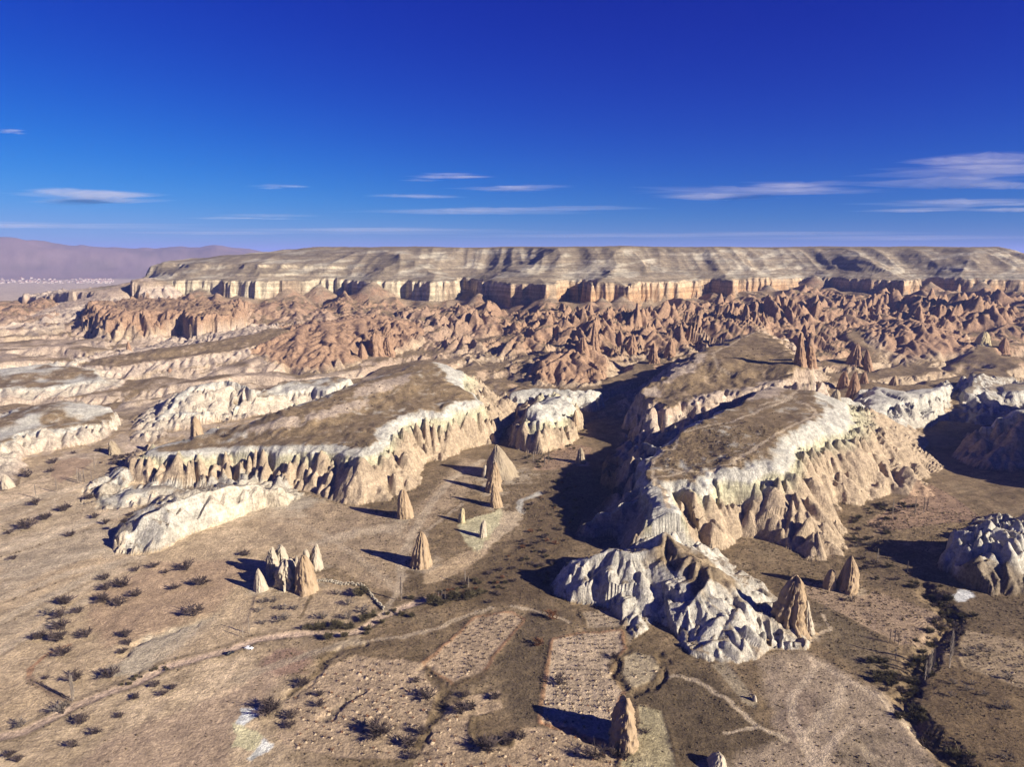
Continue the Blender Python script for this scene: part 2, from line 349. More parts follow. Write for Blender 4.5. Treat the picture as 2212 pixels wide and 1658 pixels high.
    # stream gully on the right and small ditches
    for (line, wdt, dep) in CUTS:
        xs = [p[0] for p in line]; ys = [p[1] for p in line]
        g = (x > min(xs) - 30) & (x < max(xs) + 30) & (y > min(ys) - 30) & (y < max(ys) + 30)
        if g.any():
            d1 = pdist(x[g] + 4 * fbm(x[g] / 9, y[g] / 9, 3, 61), y[g] + 4 * fbm(x[g] / 9, y[g] / 9, 3, 67), line, False)[0]
            z[g] -= dep * (1 - sm(d1, 0, wdt)) * (0.75 + 0.6 * noise(x[g] / 14, y[g] / 14, 69))
    return z, rid, T, amp, D, zfloor
def line(L): return [at(*p) for p in L]
CUTS = [(line([(1998,1262),(2012,1290),(2040,1312),(2062,1335),(2040,1362),(2015,1400),(1990,1440),(1962,1480),(1945,1505),(1962,1540),(1995,1580),(2040,1620),(2090,1670)]), 9.0, 4.5),
        (line([(1375,1500),(1390,1490),(1425,1470),(1436,1440),(1430,1410)]), 4.0, 1.6),
        (line([(905,1615),(925,1575),(950,1535),(962,1500),(940,1475),(920,1448)]), 4.5, 1.3),
        (line([(625,1505),(660,1480),(690,1450),(700,1425),(740,1402),(790,1390)]), 4.0, 1.2),
        (line([(700,1560),(725,1535),(760,1510),(785,1498)]), 2.5, 1.2),
        (line([(1170,1565),(1230,1575),(1290,1610),(1345,1640)]), 3.0, 1.5),
        (line([(1330,1430),(1332,1460),(1348,1490)]), 4.0, 2.0),
        (line([(265,1420),(275,1400),(320,1380),(420,1350)]), 4.0, 1.5)]

# flutes and pinnacles: tear-drop cones whose tails run downhill
LAYERS = []
def make_layer(lam, seed, x0, x1, y0, y1, hk, tail, pick, reach=2, add=0.0):
    nx = int((x1 - x0) / lam) + 1; ny = int((y1 - y0) / lam) + 1
    ix, iy = np.meshgrid(np.arange(nx), np.arange(ny), indexing='ij')
    sx = x0 + (ix + 0.08 + 0.84 * hsh(ix, iy, seed)) * lam; sy = y0 + (iy + 0.08 + 0.84 * hsh(ix, iy, seed + 1)) * lam
    fx, fy = sx.ravel(), sy.ravel()
    z, rid, T, amp, D, zf = macro(fx, fy)
    e = lam * 0.45
    gx = (macro(fx + e, fy)[0] - macro(fx - e, fy)[0]) / (2 * e); gy = (macro(fx, fy + e)[0] - macro(fx, fy - e)[0]) / (2 * e)
    g = np.hypot(gx, gy) + 1e-6
    h = amp * hk * (0.2 + 1.15 * hsh(ix, iy, seed + 2).ravel() ** 1.5) * pick(rid, D, fy) * np.clip(1 + 1.3 * fbm(fx / (lam * 5), fy / (lam * 5), 2, seed + 5), 0.12, 2.2)
    dx, dy = -gx / g, -gy / g
    LAYERS.append(dict(lam=lam, x0=x0, y0=y0, nx=nx, ny=ny, sx=fx, sy=fy, z=z, h=h, dx=dx, dy=dy, g=np.minimum(g, 2.2), tail=tail, reach=reach, add=add))
def flutes(x, y, z, amp, soft):
    out = z - 0.50 * amp * np.where(soft, 0.15, 1.0)
    for L in LAYERS:
        lam = L['lam']
        cx = np.floor((x - L['x0']) / lam).astype(int); cy = np.floor((y - L['y0']) / lam).astype(int)
        ok = np.where((cx >= -2) & (cx < L['nx'] + 2) & (cy >= -2) & (cy < L['ny'] + 2) & (amp > 0.05))[0]
        if len(ok) == 0: continue
        xo, yo, bx, by = x[ok], y[ok], cx[ok], cy[ok]; best = np.full(len(ok), -1e9)
        w = L['reach']
        for i in range(-w, w + 1):
            for j in range(-w, w + 1):
                a = np.clip(bx + i, 0, L['nx'] - 1); b = np.clip(by + j, 0, L['ny'] - 1); k = a * L['ny'] + b
                h = L['h'][k]; px = xo - L['sx'][k]; py = yo - L['sy'][k]
                al = px * L['dx'][k] + py * L['dy'][k]; pe = -px * L['dy'][k] + py * L['dx'][k]
                g = L['g'][k]
                side = np.maximum(2.2 * h / lam, 0.9) + 0.35 * g           # flank steepness
                dn = g * 0.9 + h / (L['tail'] * lam); upk = np.maximum(2.2 * h / lam - g, 0.25)
                ka = np.where(al > 0, dn, upk)
                r = np.sqrt((side * pe) ** 2 + (ka * al) ** 2 + 0.05 * h * h)
                best = np.maximum(best, np.where(h > 0.3, L['z'][k] + h * 1.15 - r, -1e9))
        if L['add']:                                        # small ribs ride on the big buttresses
            out[ok] += L['add'] * np.clip(best - z[ok], -0.35 * amp[ok], 0.8 * amp[ok])
        else:
            out[ok] = np.maximum(out[ok], np.minimum(best, z[ok] + 1.5 * amp[ok] + 1.0))
    return out
make_layer(7.5, 21, -620, 620, 300, 900, 0.7, 2.6, lambda r, D, y: (r >= 0) * 1.0, 3)
_nm = [R['name'] for R in RIDGES]; FINE = [_nm.index(q) for q in ('front_hill', 'spur_left', 'spur_front', 'saddle')]
make_layer(27.0, 41, -650, 760, 300, 1000, 1.35, 1.5, lambda r, D, y: ((r >= 0) & ~np.isin(r, FINE)) * 1.0)
make_layer(15.0, 61, -720, 780, 300, 1400, 1.0, 1.7, lambda r, D, y: np.where(np.isin(r, FINE), 0.0, np.where(r >= 0, 1.0, (y > 750) * 0.8)))
make_layer(18.0, 91, -1300, 1350, 880, 2000, 1.2, 1.9, lambda r, D, y: np.where(D > -480, 1.0, 0.5))
make_layer(7.5, 21, -620, 660, 300, 900, 0.62, 2.6, lambda r, D, y: np.where(np.isin(r, FINE), 0.0, (r >= 0) * 1.0), 3, 0.6)
make_layer(9.0, 131, -1100, 1150, 900, 1750, 0.42, 2.4, lambda r, D, y: (D > -480) * 1.0, 2, 0.7)
def height(x, y):
    z, rid, T, amp, D, zf = macro(x, y)
    zz = flutes(x, y, z, amp, np.isin(rid, FINE))
    zz = zz + 0.10 * amp * fbm(x / 4.0, y / 4.0, 2, 808)
    return zz, z, rid, T, amp, D, zf

# far hills and plain beyond 2.6 km
def far_z(x, y, z):
    az = np.arctan2(x, y); r = np.hypot(x, y)
    crest = np.interp(np.degrees(az), [-60, -35, -31.9, -29.5, -27.7, -25.6, -21.7, -19.3, -16, 30, 34, 37, 60], [520, 500, 445, 405, 355, 360, 405, 330, 140, 120, 200, 260, 300])
    f = sm(r, 8700, 10800) * crest * 0.80 * (0.86 + 0.2 * ridged(x / 2600, y / 2600, 3, 12)) + sm(r, 8500, 9900) * (fbm(x / 900, y / 900, 4, 22) * 60 + 20)
    back = sm(r, 11500, 20000)
    return z + f * (1 - 0.6 * back)

# ------------------------------------------------------------------ one height grid, finer where the eye needs it
AZ = np.radians(np.concatenate([np.linspace(-180, -43, 34)[:-1], np.linspace(-43, 43, 1150), np.linspace(43, 180, 34)[1:]]))
NR = 770
rr_c = np.concatenate([np.linspace(170, 1000, 760), np.linspace(1002, 2100, 480), np.geomspace(2110, 3000, 60)])
az_c = np.radians(np.linspace(-44, 44, 156))
A, Rr = np.meshgrid(az_c, rr_c, indexing='ij')
zc = macro((Rr * np.sin(A)).ravel(), (Rr * np.cos(A)).ravel())[0].reshape(A.shape)
dr = np.diff(Rr, axis=1); dz = np.diff(zc, axis=1); rm = 0.5 * (Rr[:, 1:] + Rr[:, :-1])
ang = np.abs(np.diff(np.arctan2(zc - CAMZ, Rr), axis=1))
wgt = ang * 1.0 + np.hypot(dr, dz) / rm * 0.10 + dr / 2600 * 0.05
ker = np.hanning(17); ker /= ker.sum()
wgt = np.apply_along_axis(lambda c: np.convolve(np.pad(c, 8, mode='edge'), ker, 'valid'), 0, wgt)
wgt = np.apply_along_axis(lambda c: np.convolve(np.pad(c, 8, mode='edge'), ker, 'valid'), 1, wgt)
cum = np.concatenate([np.zeros((len(az_c), 1)), np.cumsum(wgt, axis=1)], axis=1); cum /= cum[:, -1:]
rows_c = np.array([np.interp(np.linspace(0, 1, NR), cum[i], rr_c) for i in range(len(az_c))])
azd = np.clip(AZ, az_c[0], az_c[-1])
fi = np.interp(azd, az_c, np.arange(len(az_c))); i0 = np.clip(fi.astype(int), 0, len(az_c) - 2); fr = (fi - i0)[:, None]
rows = rows_c[i0] * (1 - fr) + rows_c[i0 + 1] * fr
near = np.geomspace(4, 165, 14)[None, :].repeat(len(AZ), 0)
far = np.geomspace(3060, 60000, 110)[None, :].repeat(len(AZ), 0)
GR = np.concatenate([near, rows, far], axis=1); NC, NRR = GR.shape
GA = AZ[:, None].repeat(NRR, 1)
X = (GR * np.sin(GA)).ravel(); Y = (GR * np.cos(GA)).ravel()
Z, ZM, RID, T, AMP, D, ZF = height(X, Y)
Z = far_z(X, Y, Z)
def surface(Z):
    P3 = np.stack([X, Y, Z], 1); G3 = P3.reshape(NC, NRR, 3); du = np.zeros_like(G3); dv = np.zeros_like(G3)
    du[1:-1] = G3[2:] - G3[:-2]; du[0] = G3[1] - G3[0]; du[-1] = G3[-1] - G3[-2]
    dv[:, 1:-1] = G3[:, 2:] - G3[:, :-2]; dv[:, 0] = G3[:, 1] - G3[:, 0]; dv[:, -1] = G3[:, -1] - G3[:, -2]
    N3 = np.cross(du, dv); N3 /= np.linalg.norm(N3, axis=2, keepdims=True) + 1e-9
    return P3, np.where(N3[..., 2:] < 0, -N3, N3).reshape(-1, 3)
P3, N3 = surface(Z); NZ = N3[:, 2]

# ------------------------------------------------------------------ ground colours (what each place is made of)
def mixc(c, k, col):
    col = np.array(col, float)
    return c * (1 - k[:, None]) + (col if col.ndim == 2 else col[None, :]) * k[:, None]
BROWN = (0.190, 0.136, 0.078); SCRUB = (0.130, 0.093, 0.052); TAN = (0.42, 0.31, 0.20); PALE = (0.47, 0.37, 0.245)
WHITE = (0.445, 0.418, 0.350); CREAM = (0.365, 0.280, 0.188); YELL = (0.405, 0.370, 0.245); PINK = (0.270, 0.172, 0.108); PINKW = (0.42, 0.335, 0.255)
n1 = fbm(X / 40, Y / 40, 4, 1001); n2 = fbm(X / 9, Y / 9, 3, 1011); n3 = fbm(X / 120, Y / 120, 3, 1021)
C = np.tile(np.array(BROWN), (len(X), 1))
C = mixc(C, sm(n1 + 0.4 * n2, 0.0, 0.45) * 0.8, SCRUB)
C = mixc(C, sm(n1 - 0.3 * n2, -0.15, -0.5) * 0.5, (0.22, 0.165, 0.10))
slope = 1 - NZ
# middle distance: bare pink to cream earth where the ground is steep
left = 1 - sm(X / np.maximum(Y, 1), -0.30, 0.02)
band = mixc(mixc(np.tile(np.array(PINK), (len(X), 1)), sm(ZM - ZF * 0 - 40 - 30 * n3, 6, -30), CREAM), left * (1 - sm(Y, 1250, 1650)) * 0.75, PINKW)
mid = sm(Y, 780, 880)
bare = np.clip(sm(slope + 0.10 * n2 + 0.05 * n1, 0.035, 0.13) + left * sm(n1 + n3, -0.1, 0.35) * 0.7 * mid, 0, 1) * mid
C = mixc(C, bare, band)
# ridges
LOOK = {'cream': (WHITE, YELL, CREAM, CREAM), 'white': (WHITE, WHITE, (0.43, 0.395, 0.325), (0.39, 0.35, 0.28)), 'whitecap': (WHITE, WHITE, (0.47, 0.40, 0.305), PINKW),
        'pinkcream': ((0.42, 0.32, 0.23), PINKW, PINKW, CREAM), 'pink': (PINK, PINK, PINK, CREAM)}
for i, R in enumerate(RIDGES):
    k = np.where(RID == i)[0]
    if len(k) == 0: continue
    t = T[k]; ct = R['cap'][0]; a, b, c, d = [np.array(v) for v in LOOK[R['look']]]
    tt = t + 0.03 * n2[k]
    col = np.tile(a, (len(k), 1))
    col = mixc(col, sm(tt, ct * 0.95, ct * 1.12), b); col = mixc(col, sm(tt, ct * 1.15, ct * 1.5 + 0.10), c); col = mixc(col, sm(tt, 0.7, 0.98), d)
    ve = sm(NZ[k] + 0.10 * n2[k] + 0.06 * n1[k], 0.86, 0.955)
    if R['closed']:
        brown = np.clip(1 - sm(t + 0.11 * n2[k] + 0.08 * n1[k], 0.02, 0.13), 0, 1)
        if R['name'] in ('butte', 'white_domes', 'pink_cliff'): brown = brown * (0.0 if R['name'] != 'pink_cliff' else 0.35)
        if R['look'] == 'whitecap': brown = brown * sm(n1[k] + n3[k], -0.35, 0.1)
        brown = np.maximum(brown, ve * sm(t, 0.88, 1.0))
        if R['name'] == 'tableland_upper_right': brown = np.maximum(brown, ve * 0.8)
    else:
        brown = np.maximum(ve * sm(t, 0.80, 1.0), 0.75 * ve * (R['look'] == 'white') * (R['name'] != 'right_domes'))
    col = mixc(col, brown, C[k] * 0 + np.array(BROWN) * (1 + 0.35 * n2[k][:, None]))
    C[k] = col
# front hill: brown saddle and back slope
fh = [i for i, R in enumerate(RIDGES) if R['name'] == 'front_hill'][0]
# mesa
k = np.where(D > -40)[0]
if len(k):
    d = D[k]; zz = Z[k]; lf = 1 - sm(X[k], -260, 120)
    cl = mixc(np.tile(np.array((0.36, 0.225, 0.125)), (len(k), 1)), lf * 0.95, (0.43, 0.375, 0.26))
    cl = mixc(cl, sm(zz, 116, 126) * 0.6, (0.42, 0.34, 0.23))
    up = mixc(np.tile(np.array((0.215, 0.172, 0.118)), (len(k), 1)), sm(fbm(X[k] / 70 - zz / 26, zz / 22 + Y[k] / 300, 4, 88) + 0.5 * n3[k], 0.02, 0.4) * 0.8, (0.38, 0.335, 0.25))
    st = np.clip(np.sin(zz * 0.95 + 1.0 * n3[k]) + 0.7 * np.sin(zz * 2.3), 0, 1); up = mixc(up, st * 0.55 * sm(X[k], -250, 250) * sm(n1[k] + n3[k], -0.35, 0.2), (0.39, 0.345, 0.265))
    up = mixc(up, sm(zz, 205, 212), (0.19, 0.15, 0.095))
    steep = sm(slope[k], 0.20, 0.40)
    col = mixc(up, steep, cl)
    C[k] = mixc(C[k], sm(d, -22, -2), col)
# talus fans below the cliff stay brown
k = np.where((D > -140) & (D <= 0))[0]
C[k] = mixc(C[k], (1 - sm(-D[k], 20, 110)) * (1 - sm(AMP[k], 1.0, 4.0)) * sm(n1[k], -0.3, 0.2) * 0.9, (0.24, 0.18, 0.12))
# plain and far hills
r = np.hypot(X, Y)
k = r > 2300
C[k] = mixc(C[k], sm(r[k], 2300, 2900) * (D[k] < -60), (0.42, 0.33, 0.23))
C[k] = mixc(C[k], sm(r[k], 7900, 8900), (0.22, 0.155, 0.135))
C[k] = mixc(C[k], sm(r[k], 8000, 9000) * sm(fbm(X[k] / 700, Y[k] / 700, 4, 15), 0.05, 0.35) * 0.6, (0.16, 0.12, 0.09))
# ---- where a picture position lands on the finished ground
_dep = Y * cP - (Z - CAMZ) * sP
_U = CX + FPX * X / np.maximum(_dep, 1); _V = CY - FPX * (Y * sP + (Z - CAMZ) * cP) / np.maximum(_dep, 1)
_ok = np.where((_dep > 50) & (_U > -300) & (_U < 2512) & (_V > 440) & (_V < 1760))[0]
_ok = _ok[np.argsort(-_dep[_ok])]
_W, _H = 704, 330
_LK = np.full((_H, _W), -1, np.int64)
_LK[((_V[_ok] - 440) / 4).astype(int), ((_U[_ok] + 300) / 4).astype(int)] = _ok
def surf(u, v):
    j = int(np.clip((v - 440) / 4, 0, _H - 1)); i = int(np.clip((u + 300) / 4, 0, _W - 1)); k = _LK[j, i]; n = 0
    while k < 0 and n < 12:
        n += 1; w = _LK[max(0, j - n):j + n + 1, max(0, i - n):i + n + 1]; w = w[w >= 0]
        if len(w): k = w[0]
    a, f, d = ray(u, v); z = Z[k] if k >= 0 else 0.0
    t = (z - CAMZ) / d if d < 0 else 3000.0
    return (float(a * t), float(f * t), float(z))
def gz(x, y):
    a = np.arctan2(x, y); c = np.clip(np.searchsorted(AZ, a), 0, NC - 1); r_ = np.hypot(x, y)
    return np.array([Z[c[i] * NRR + min(int(np.searchsorted(GR[c[i]], r_[i])), NRR - 1)] for i in range(len(c))])
def path(L): return [surf(u, v) for (u, v) in L]
def local(P, pad):
    a = np.array([p[:2] for p in P]); return np.where((X > a[:, 0].min() - pad) & (X < a[:, 0].max() + pad) & (Y > a[:, 1].min() - pad) & (Y < a[:, 1].max() + pad))[0]
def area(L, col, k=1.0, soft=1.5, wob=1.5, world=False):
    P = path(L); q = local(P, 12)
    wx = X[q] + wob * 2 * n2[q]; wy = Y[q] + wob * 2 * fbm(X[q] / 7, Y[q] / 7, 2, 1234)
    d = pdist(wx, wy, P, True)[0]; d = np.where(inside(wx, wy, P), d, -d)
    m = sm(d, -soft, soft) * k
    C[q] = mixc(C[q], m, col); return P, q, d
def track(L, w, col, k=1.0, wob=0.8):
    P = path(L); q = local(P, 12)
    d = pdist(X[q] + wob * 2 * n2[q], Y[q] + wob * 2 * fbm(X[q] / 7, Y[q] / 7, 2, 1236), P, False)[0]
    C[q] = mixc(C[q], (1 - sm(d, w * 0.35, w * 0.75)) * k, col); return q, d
LIGHT = (0.42, 0.315, 0.20); RED = (0.30, 0.165, 0.09); PLOT = (0.47, 0.35, 0.215)
# wide tones of the near ground: pale earth on the left, darker scrub to the right
g = np.where((Y < 820) & (RID < 0))[0]
aa = X[g] / np.maximum(Y[g], 1)
C[g] = mixc(C[g], (1 - sm(aa, -0.42, -0.22)) * (0.55 + 0.4 * sm(n1[g], -0.3, 0.2)) * (1 - sm(Y[g], 560, 760) * 0.6), (0.51, 0.39, 0.25))
C[g] = mixc(C[g], (1 - sm(aa, -0.40, -0.18)) * sm(Y[g], 600, 720) * sm(n1[g] + 0.5 * n2[g], -0.15, 0.2) * 0.7, PINKW)
_xr = X[g] * 0.86 + Y[g] * 0.50; _yr = -X[g] * 0.50 + Y[g] * 0.86
C[g] *= (1 + 0.14 * (1 - sm(aa, -0.40, -0.10)))[:, None]
C[g] *= (1 + 0.30 * fbm(_xr / 45, _yr / 3.5, 3, 5150))[:, None]
C[g] = mixc(C[g], sm(n2[g] + 0.5 * n1[g], 0.15, 0.4) * 0.25, SCRUB)
area([(0,1230),(180,1200),(330,1190),(545,1165),(690,1240),(800,1275),(760,1345),(560,1375),(300,1465),(110,1540),(0,1585),(-200,1640),(-200,1250)], PLOT, 0.55, 5)
area([(0,1330),(120,1270),(250,1212),(330,1205),(300,1215),(150,1300),(0,1400)], PALE, 0.6, 3)
area([(0,1200),(120,1160),(240,1130),(300,1120),(240,1190),(100,1240),(0,1290)], (0.38,0.31,0.22), 0.6, 3)
area([(0,1090),(110,1070),(230,1040),(330,1060),(200,1110),(0,1180)], (0.30,0.235,0.155), 0.5, 3)
area([(210,1085),(280,1050),(340,1060),(330,1078),(260,1095)], WHITE, 0.8, 3)
area([(0,1480),(60,1462),(160,1520),(110,1535),(0,1580)], PLOT, 0.8, 1)
area([(200,1465),(260,1430),(320,1378),(440,1340),(470,1330),(420,1370),(350,1430),(290,1462)], (0.40,0.35,0.26), 0.7, 2)
area([(320,1420),(380,1380),(460,1330),(480,1345),(390,1410),(345,1440)], PALE, 0.5, 2)
area([(200,1290),(330,1215),(480,1210),(540,1225),(470,1320),(330,1370),(230,1400),(190,1350)], (0.38,0.26,0.165), 0.7, 4)
area([(160,1660),(250,1590),(380,1540),(500,1490),(560,1440),(640,1425),(560,1520),(500,1570),(500,1640),(480,1700),(100,1700)], (0.35,0.255,0.172), 0.85, 4)
area([(590,1405),(640,1402),(676,1418),(660,1455),(600,1462),(560,1440)], (0.25,0.155,0.11), 0.75, 3)
area([(550,1065),(610,1060),(700,1082),(790,1098),(870,1128),(930,1065),(1000,992),(1050,1000),(1020,1060),(985,1090),(930,1130),(905,1170),(880,1230),(868,1290),(800,1268),(700,1215),(600,1165),(540,1120)], LIGHT, 0.65, 5)
area([(985,1137),(1000,1128),(1050,1112),(1088,1100),(1085,1130),(1060,1160),(1030,1200),(1008,1172)], (0.49,0.44,0.27), 0.95, 1.2)
area([(1085,1105),(1135,1105),(1120,1135),(1060,1180),(1035,1210),(1040,1185),(1075,1140)], PALE, 0.9, 1.2)
area([(915,1240),(1000,1195),(1060,1185),(1030,1215),(960,1255),(920,1262)], PLOT, 0.8, 1.5)
track([(1165,1066),(1150,1074),(1125,1082),(1120,1098),(1130,1108)], 5, WHITE, 0.9)
area([(260,1050),(400,1060),(560,1040),(700,1082),(650,1105),(560,1098),(440,1078),(330,1078)], (0.46,0.40,0.30), 0.65, 4, 3)
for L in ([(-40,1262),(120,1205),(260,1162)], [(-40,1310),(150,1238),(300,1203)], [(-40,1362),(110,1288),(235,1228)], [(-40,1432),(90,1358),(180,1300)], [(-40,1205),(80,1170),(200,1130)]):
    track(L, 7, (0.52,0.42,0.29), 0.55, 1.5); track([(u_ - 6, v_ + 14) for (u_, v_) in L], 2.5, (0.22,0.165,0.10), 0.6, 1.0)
for L, w_ in (([(-20,1190),(120,1150),(250,1112)], 16), ([(-20,1100),(90,1072),(190,1046)], 12), ([(60,1240),(180,1200),(250,1196)], 10), ([(200,1130),(280,1090),(330,1078)], 9), ([(480,1120),(560,1110),(650,1112)], 12), ([(700,1170),(780,1150),(860,1140)], 14)):
    track(L, w_, (0.53,0.43,0.30), 0.5, 4.0)
# scrub in the side valleys
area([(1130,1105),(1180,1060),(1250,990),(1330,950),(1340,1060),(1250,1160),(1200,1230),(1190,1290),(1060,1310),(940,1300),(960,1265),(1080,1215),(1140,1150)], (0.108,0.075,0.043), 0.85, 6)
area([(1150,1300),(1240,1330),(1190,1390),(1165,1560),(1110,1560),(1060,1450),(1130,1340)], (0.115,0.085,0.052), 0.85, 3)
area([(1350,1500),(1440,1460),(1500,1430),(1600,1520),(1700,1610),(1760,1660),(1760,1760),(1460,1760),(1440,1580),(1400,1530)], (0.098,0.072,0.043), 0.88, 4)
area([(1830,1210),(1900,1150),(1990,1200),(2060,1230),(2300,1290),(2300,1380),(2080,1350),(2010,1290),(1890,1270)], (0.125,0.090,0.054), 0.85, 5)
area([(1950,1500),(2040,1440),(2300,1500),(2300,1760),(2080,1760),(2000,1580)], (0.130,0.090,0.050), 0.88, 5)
area([(1760,1300),(1900,1375),(1930,1440),(1900,1480),(1780,1400),(1740,1330)], (0.15,0.114,0.070), 0.8, 4)
# pale rounded field on the lower right, with worn tracks
area([(1640,1412),(1738,1406),(1833,1458),(1908,1498),(1971,1573),(2001,1618),(2030,1670),(1990,1780),(1560,1780),(1580,1640),(1690,1600),(1650,1500)], (0.31,0.238,0.162), 0.9, 3)
area([(1700,1480),(1760,1500),(1790,1540),(1740,1600),(1700,1640),(1680,1560)], (0.19,0.14,0.10), 0.7, 5)
area([(1830,1590),(1900,1570),(1940,1600),(1900,1660),(1830,1670),(1800,1630)], (0.175,0.135,0.09), 0.7, 6)
for L, w in (([(1760,1440),(1745,1470),(1715,1500),(1707,1530),(1720,1570),(1740,1620),(1765,1680)], 3.5), ([(1820,1480),(1815,1510),(1770,1560),(1742,1590),(1752,1630),(1765,1680)], 4.5), ([(1840,1570),(1800,1600),(1780,1640),(1770,1680)], 3.0), ([(1740,1415),(1830,1470),(1900,1510),(1960,1575)], 3.0)):
    track(L, w, (0.44,0.345,0.24), 0.8)
area([(1850,1605),(1870,1615),(1895,1640),(1880,1650),(1860,1630)], PALE, 0.6, 1.5)
area([(1395,1207),(1436,1152),(1480,1183),(1540,1215),(1600,1265),(1590,1285),(1548,1262),(1528,1292),(1502,1292),(1470,1240),(1440,1232),(1405,1218)], BROWN, 0.9, 3, 2.5)
for L in ([(1425,812),(1500,790),(1505,808),(1440,832)], [(1385,845),(1425,835),(1430,860),(1395,872)], [(1480,868),(1560,845),(1600,838),(1590,858),(1500,882)], [(1600,842),(1650,826),(1700,820),(1720,838),(1680,856),(1620,866)], [(1500,770),(1530,762),(1520,782),(1498,790)],
          [(840,822),(890,805),(880,830),(800,855),(760,862),(770,842)], [(660,905),(720,880),(790,868),(800,880),(720,905),(660,918)], [(540,925),(640,905),(660,918),(600,932),(540,940)]):
    area(L, PINKW, 0.8, 2.5, 4.0)
for (u_, v_, w_) in ((909,1229,46),(875,1122,35),(1082,1036,78),(1064,1066,36),(1072,1098,27),(617,1276,60),(660,1285,46),(600,1250,60),(680,1233,36),(560,1280,34),(1256,1004,23),(1712,1364,70),(1838,1284,46),(1795,1276,28),(1350,1618,58),(1552,1672,40),(244,984,24),(421,941,26)):
    p_ = surf(u_, v_); R_ = 0.5 * w_ * (p_[1] * cP - (p_[2] - CAMZ) * sP) / FPX; d_ = np.hypot(X - p_[0], Y - p_[1] - R_ * 0.7)
    q_ = np.where(d_ < R_ * 3)[0]; C[q_] = mixc(C[q_], (1 - sm(d_[q_] + R_ * 1.2 * n2[q_], R_ * 0.9, R_ * 2.2)) * 0.75, (0.40, 0.33, 0.235))
# vineyard and orchard plots
PLOTS = {}
def plot(key, L, col=PLOT, k=0.92, rim=None):
    P, q, d = area(L, col, k, 0.7, 0.5); PLOTS[key] = (P, q, d)
    if rim is not None: C[q] = mixc(C[q], (1 - sm(np.abs(d + 0.8), 0.5, 1.6)) * 0.6, rim)
plot('upper', [(1028,1337),(1105,1325),(1131,1340),(1065,1415),(1038,1458),(985,1480),(915,1438),(945,1413)], (0.42,0.31,0.20), rim=RED)
plot('long', [(1196,1383),(1246,1373),(1341,1365),(1345,1403),(1318,1443),(1328,1468),(1345,1495),(1331,1518),(1325,1610),(1294,1598),(1264,1591),(1221,1573),(1168,1561)], (0.45,0.345,0.235), rim=RED)
plot('rocky', [(1259,1325),(1321,1317),(1351,1343),(1335,1356),(1271,1357)], (0.34,0.265,0.18))
plot('round', [(1349,1423),(1371,1413),(1404,1418),(1424,1443),(1416,1468),(1351,1493),(1344,1460)], (0.37,0.30,0.195))
plot('broad', [(767,1418),(832,1428),(870,1425),(912,1440),(950,1480),(930,1531),(905,1593),(880,1641),(750,1640),(622,1618),(594,1593),(617,1518),(687,1458)], (0.42,0.31,0.20))
plot('lower', [(1013,1503),(1080,1493),(1083,1531),(1013,1553),(1008,1613),(1108,1618),(1128,1573),(1221,1583),(1334,1633),(1330,1700),(880,1700),(905,1618),(960,1540)], (0.41,0.30,0.19))
plot('strip', [(1381,1528),(1426,1538),(1441,1581),(1457,1643),(1455,1700),(1340,1700),(1344,1648),(1362,1618),(1382,1593)], (0.36,0.305,0.18))
plot('narrow', [(1539,1438),(1567,1428),(1637,1518),(1632,1533),(1604,1518)], (0.27,0.22,0.145), 0.8)
plot('slope', [(1733,1255),(1775,1268),(1860,1290),(1890,1280),(1950,1298),(2035,1335),(2030,1360),(1990,1400),(1945,1395),(1850,1345),(1745,1290)], (0.30,0.215,0.14), 0.85)
plot('right', [(2084,1363),(2212,1388),(2320,1410),(2320,1500),(2212,1490),(2084,1443),(2071,1418)], (0.30,0.225,0.14), 0.85)
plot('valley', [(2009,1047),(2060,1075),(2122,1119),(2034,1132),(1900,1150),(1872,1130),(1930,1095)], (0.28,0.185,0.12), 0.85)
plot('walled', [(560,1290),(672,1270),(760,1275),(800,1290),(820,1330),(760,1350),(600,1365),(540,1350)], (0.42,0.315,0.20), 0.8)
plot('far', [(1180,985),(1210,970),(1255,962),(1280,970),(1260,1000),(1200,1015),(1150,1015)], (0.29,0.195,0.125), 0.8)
plot('left', [(115,1000),(160,990),(205,995),(170,1020),(130,1045),(110,1030)], (0.36,0.25,0.16), 0.85)
# darker banks and ditches beside the plots
for L, w, c_ in (([(905,1615),(925,1575),(950,1535),(962,1500),(940,1475),(920,1448)], 4, SCRUB), ([(700,1560),(725,1535),(760,1510),(785,1498)], 3, (0.17,0.13,0.09)), ([(625,1505),(690,1450),(700,1425),(740,1402),(790,1390)], 3, SCRUB),
                ([(1330,1430),(1332,1460),(1348,1490)], 6, SCRUB), ([(1168,1563),(1221,1577),(1294,1602),(1340,1640)], 2.5, RED), ([(60,1465),(70,1440),(110,1410),(150,1395)], 2, RED), ([(60,1465),(90,1485),(150,1515)], 3.5, (0.20,0.14,0.09)),
                ([(650,1335),(662,1310),(675,1280)], 2, SCRUB), ([(985,1482),(1020,1470),(1045,1455)], 5, SCRUB)):
    track(L, w, c_, 0.85)
# white and yellow spoil tipped beside the broad plot
SP = area([(521,1531),(553,1530),(557,1546),(540,1560),(526,1574),(508,1568),(515,1552)], (0.66,0.66,0.60), 1.0, 0.6, 1.0)[1:]
area([(496,1567),(512,1566),(528,1574),(548,1578),(572,1592),(560,1606),(548,1622),(530,1615),(500,1617),(510,1590)], (0.58,0.52,0.31), 1.0, 0.6, 1.2)
area([(572,1596),(592,1612),(588,1620),(545,1643),(534,1640),(548,1622),(560,1606)], (0.64,0.63,0.56), 1.0, 0.6, 1.0)
area([(2052,1290),(2075,1272),(2100,1280),(2104,1292),(2070,1302)], (0.62,0.62,0.58), 0.95, 0.8, 1.2)
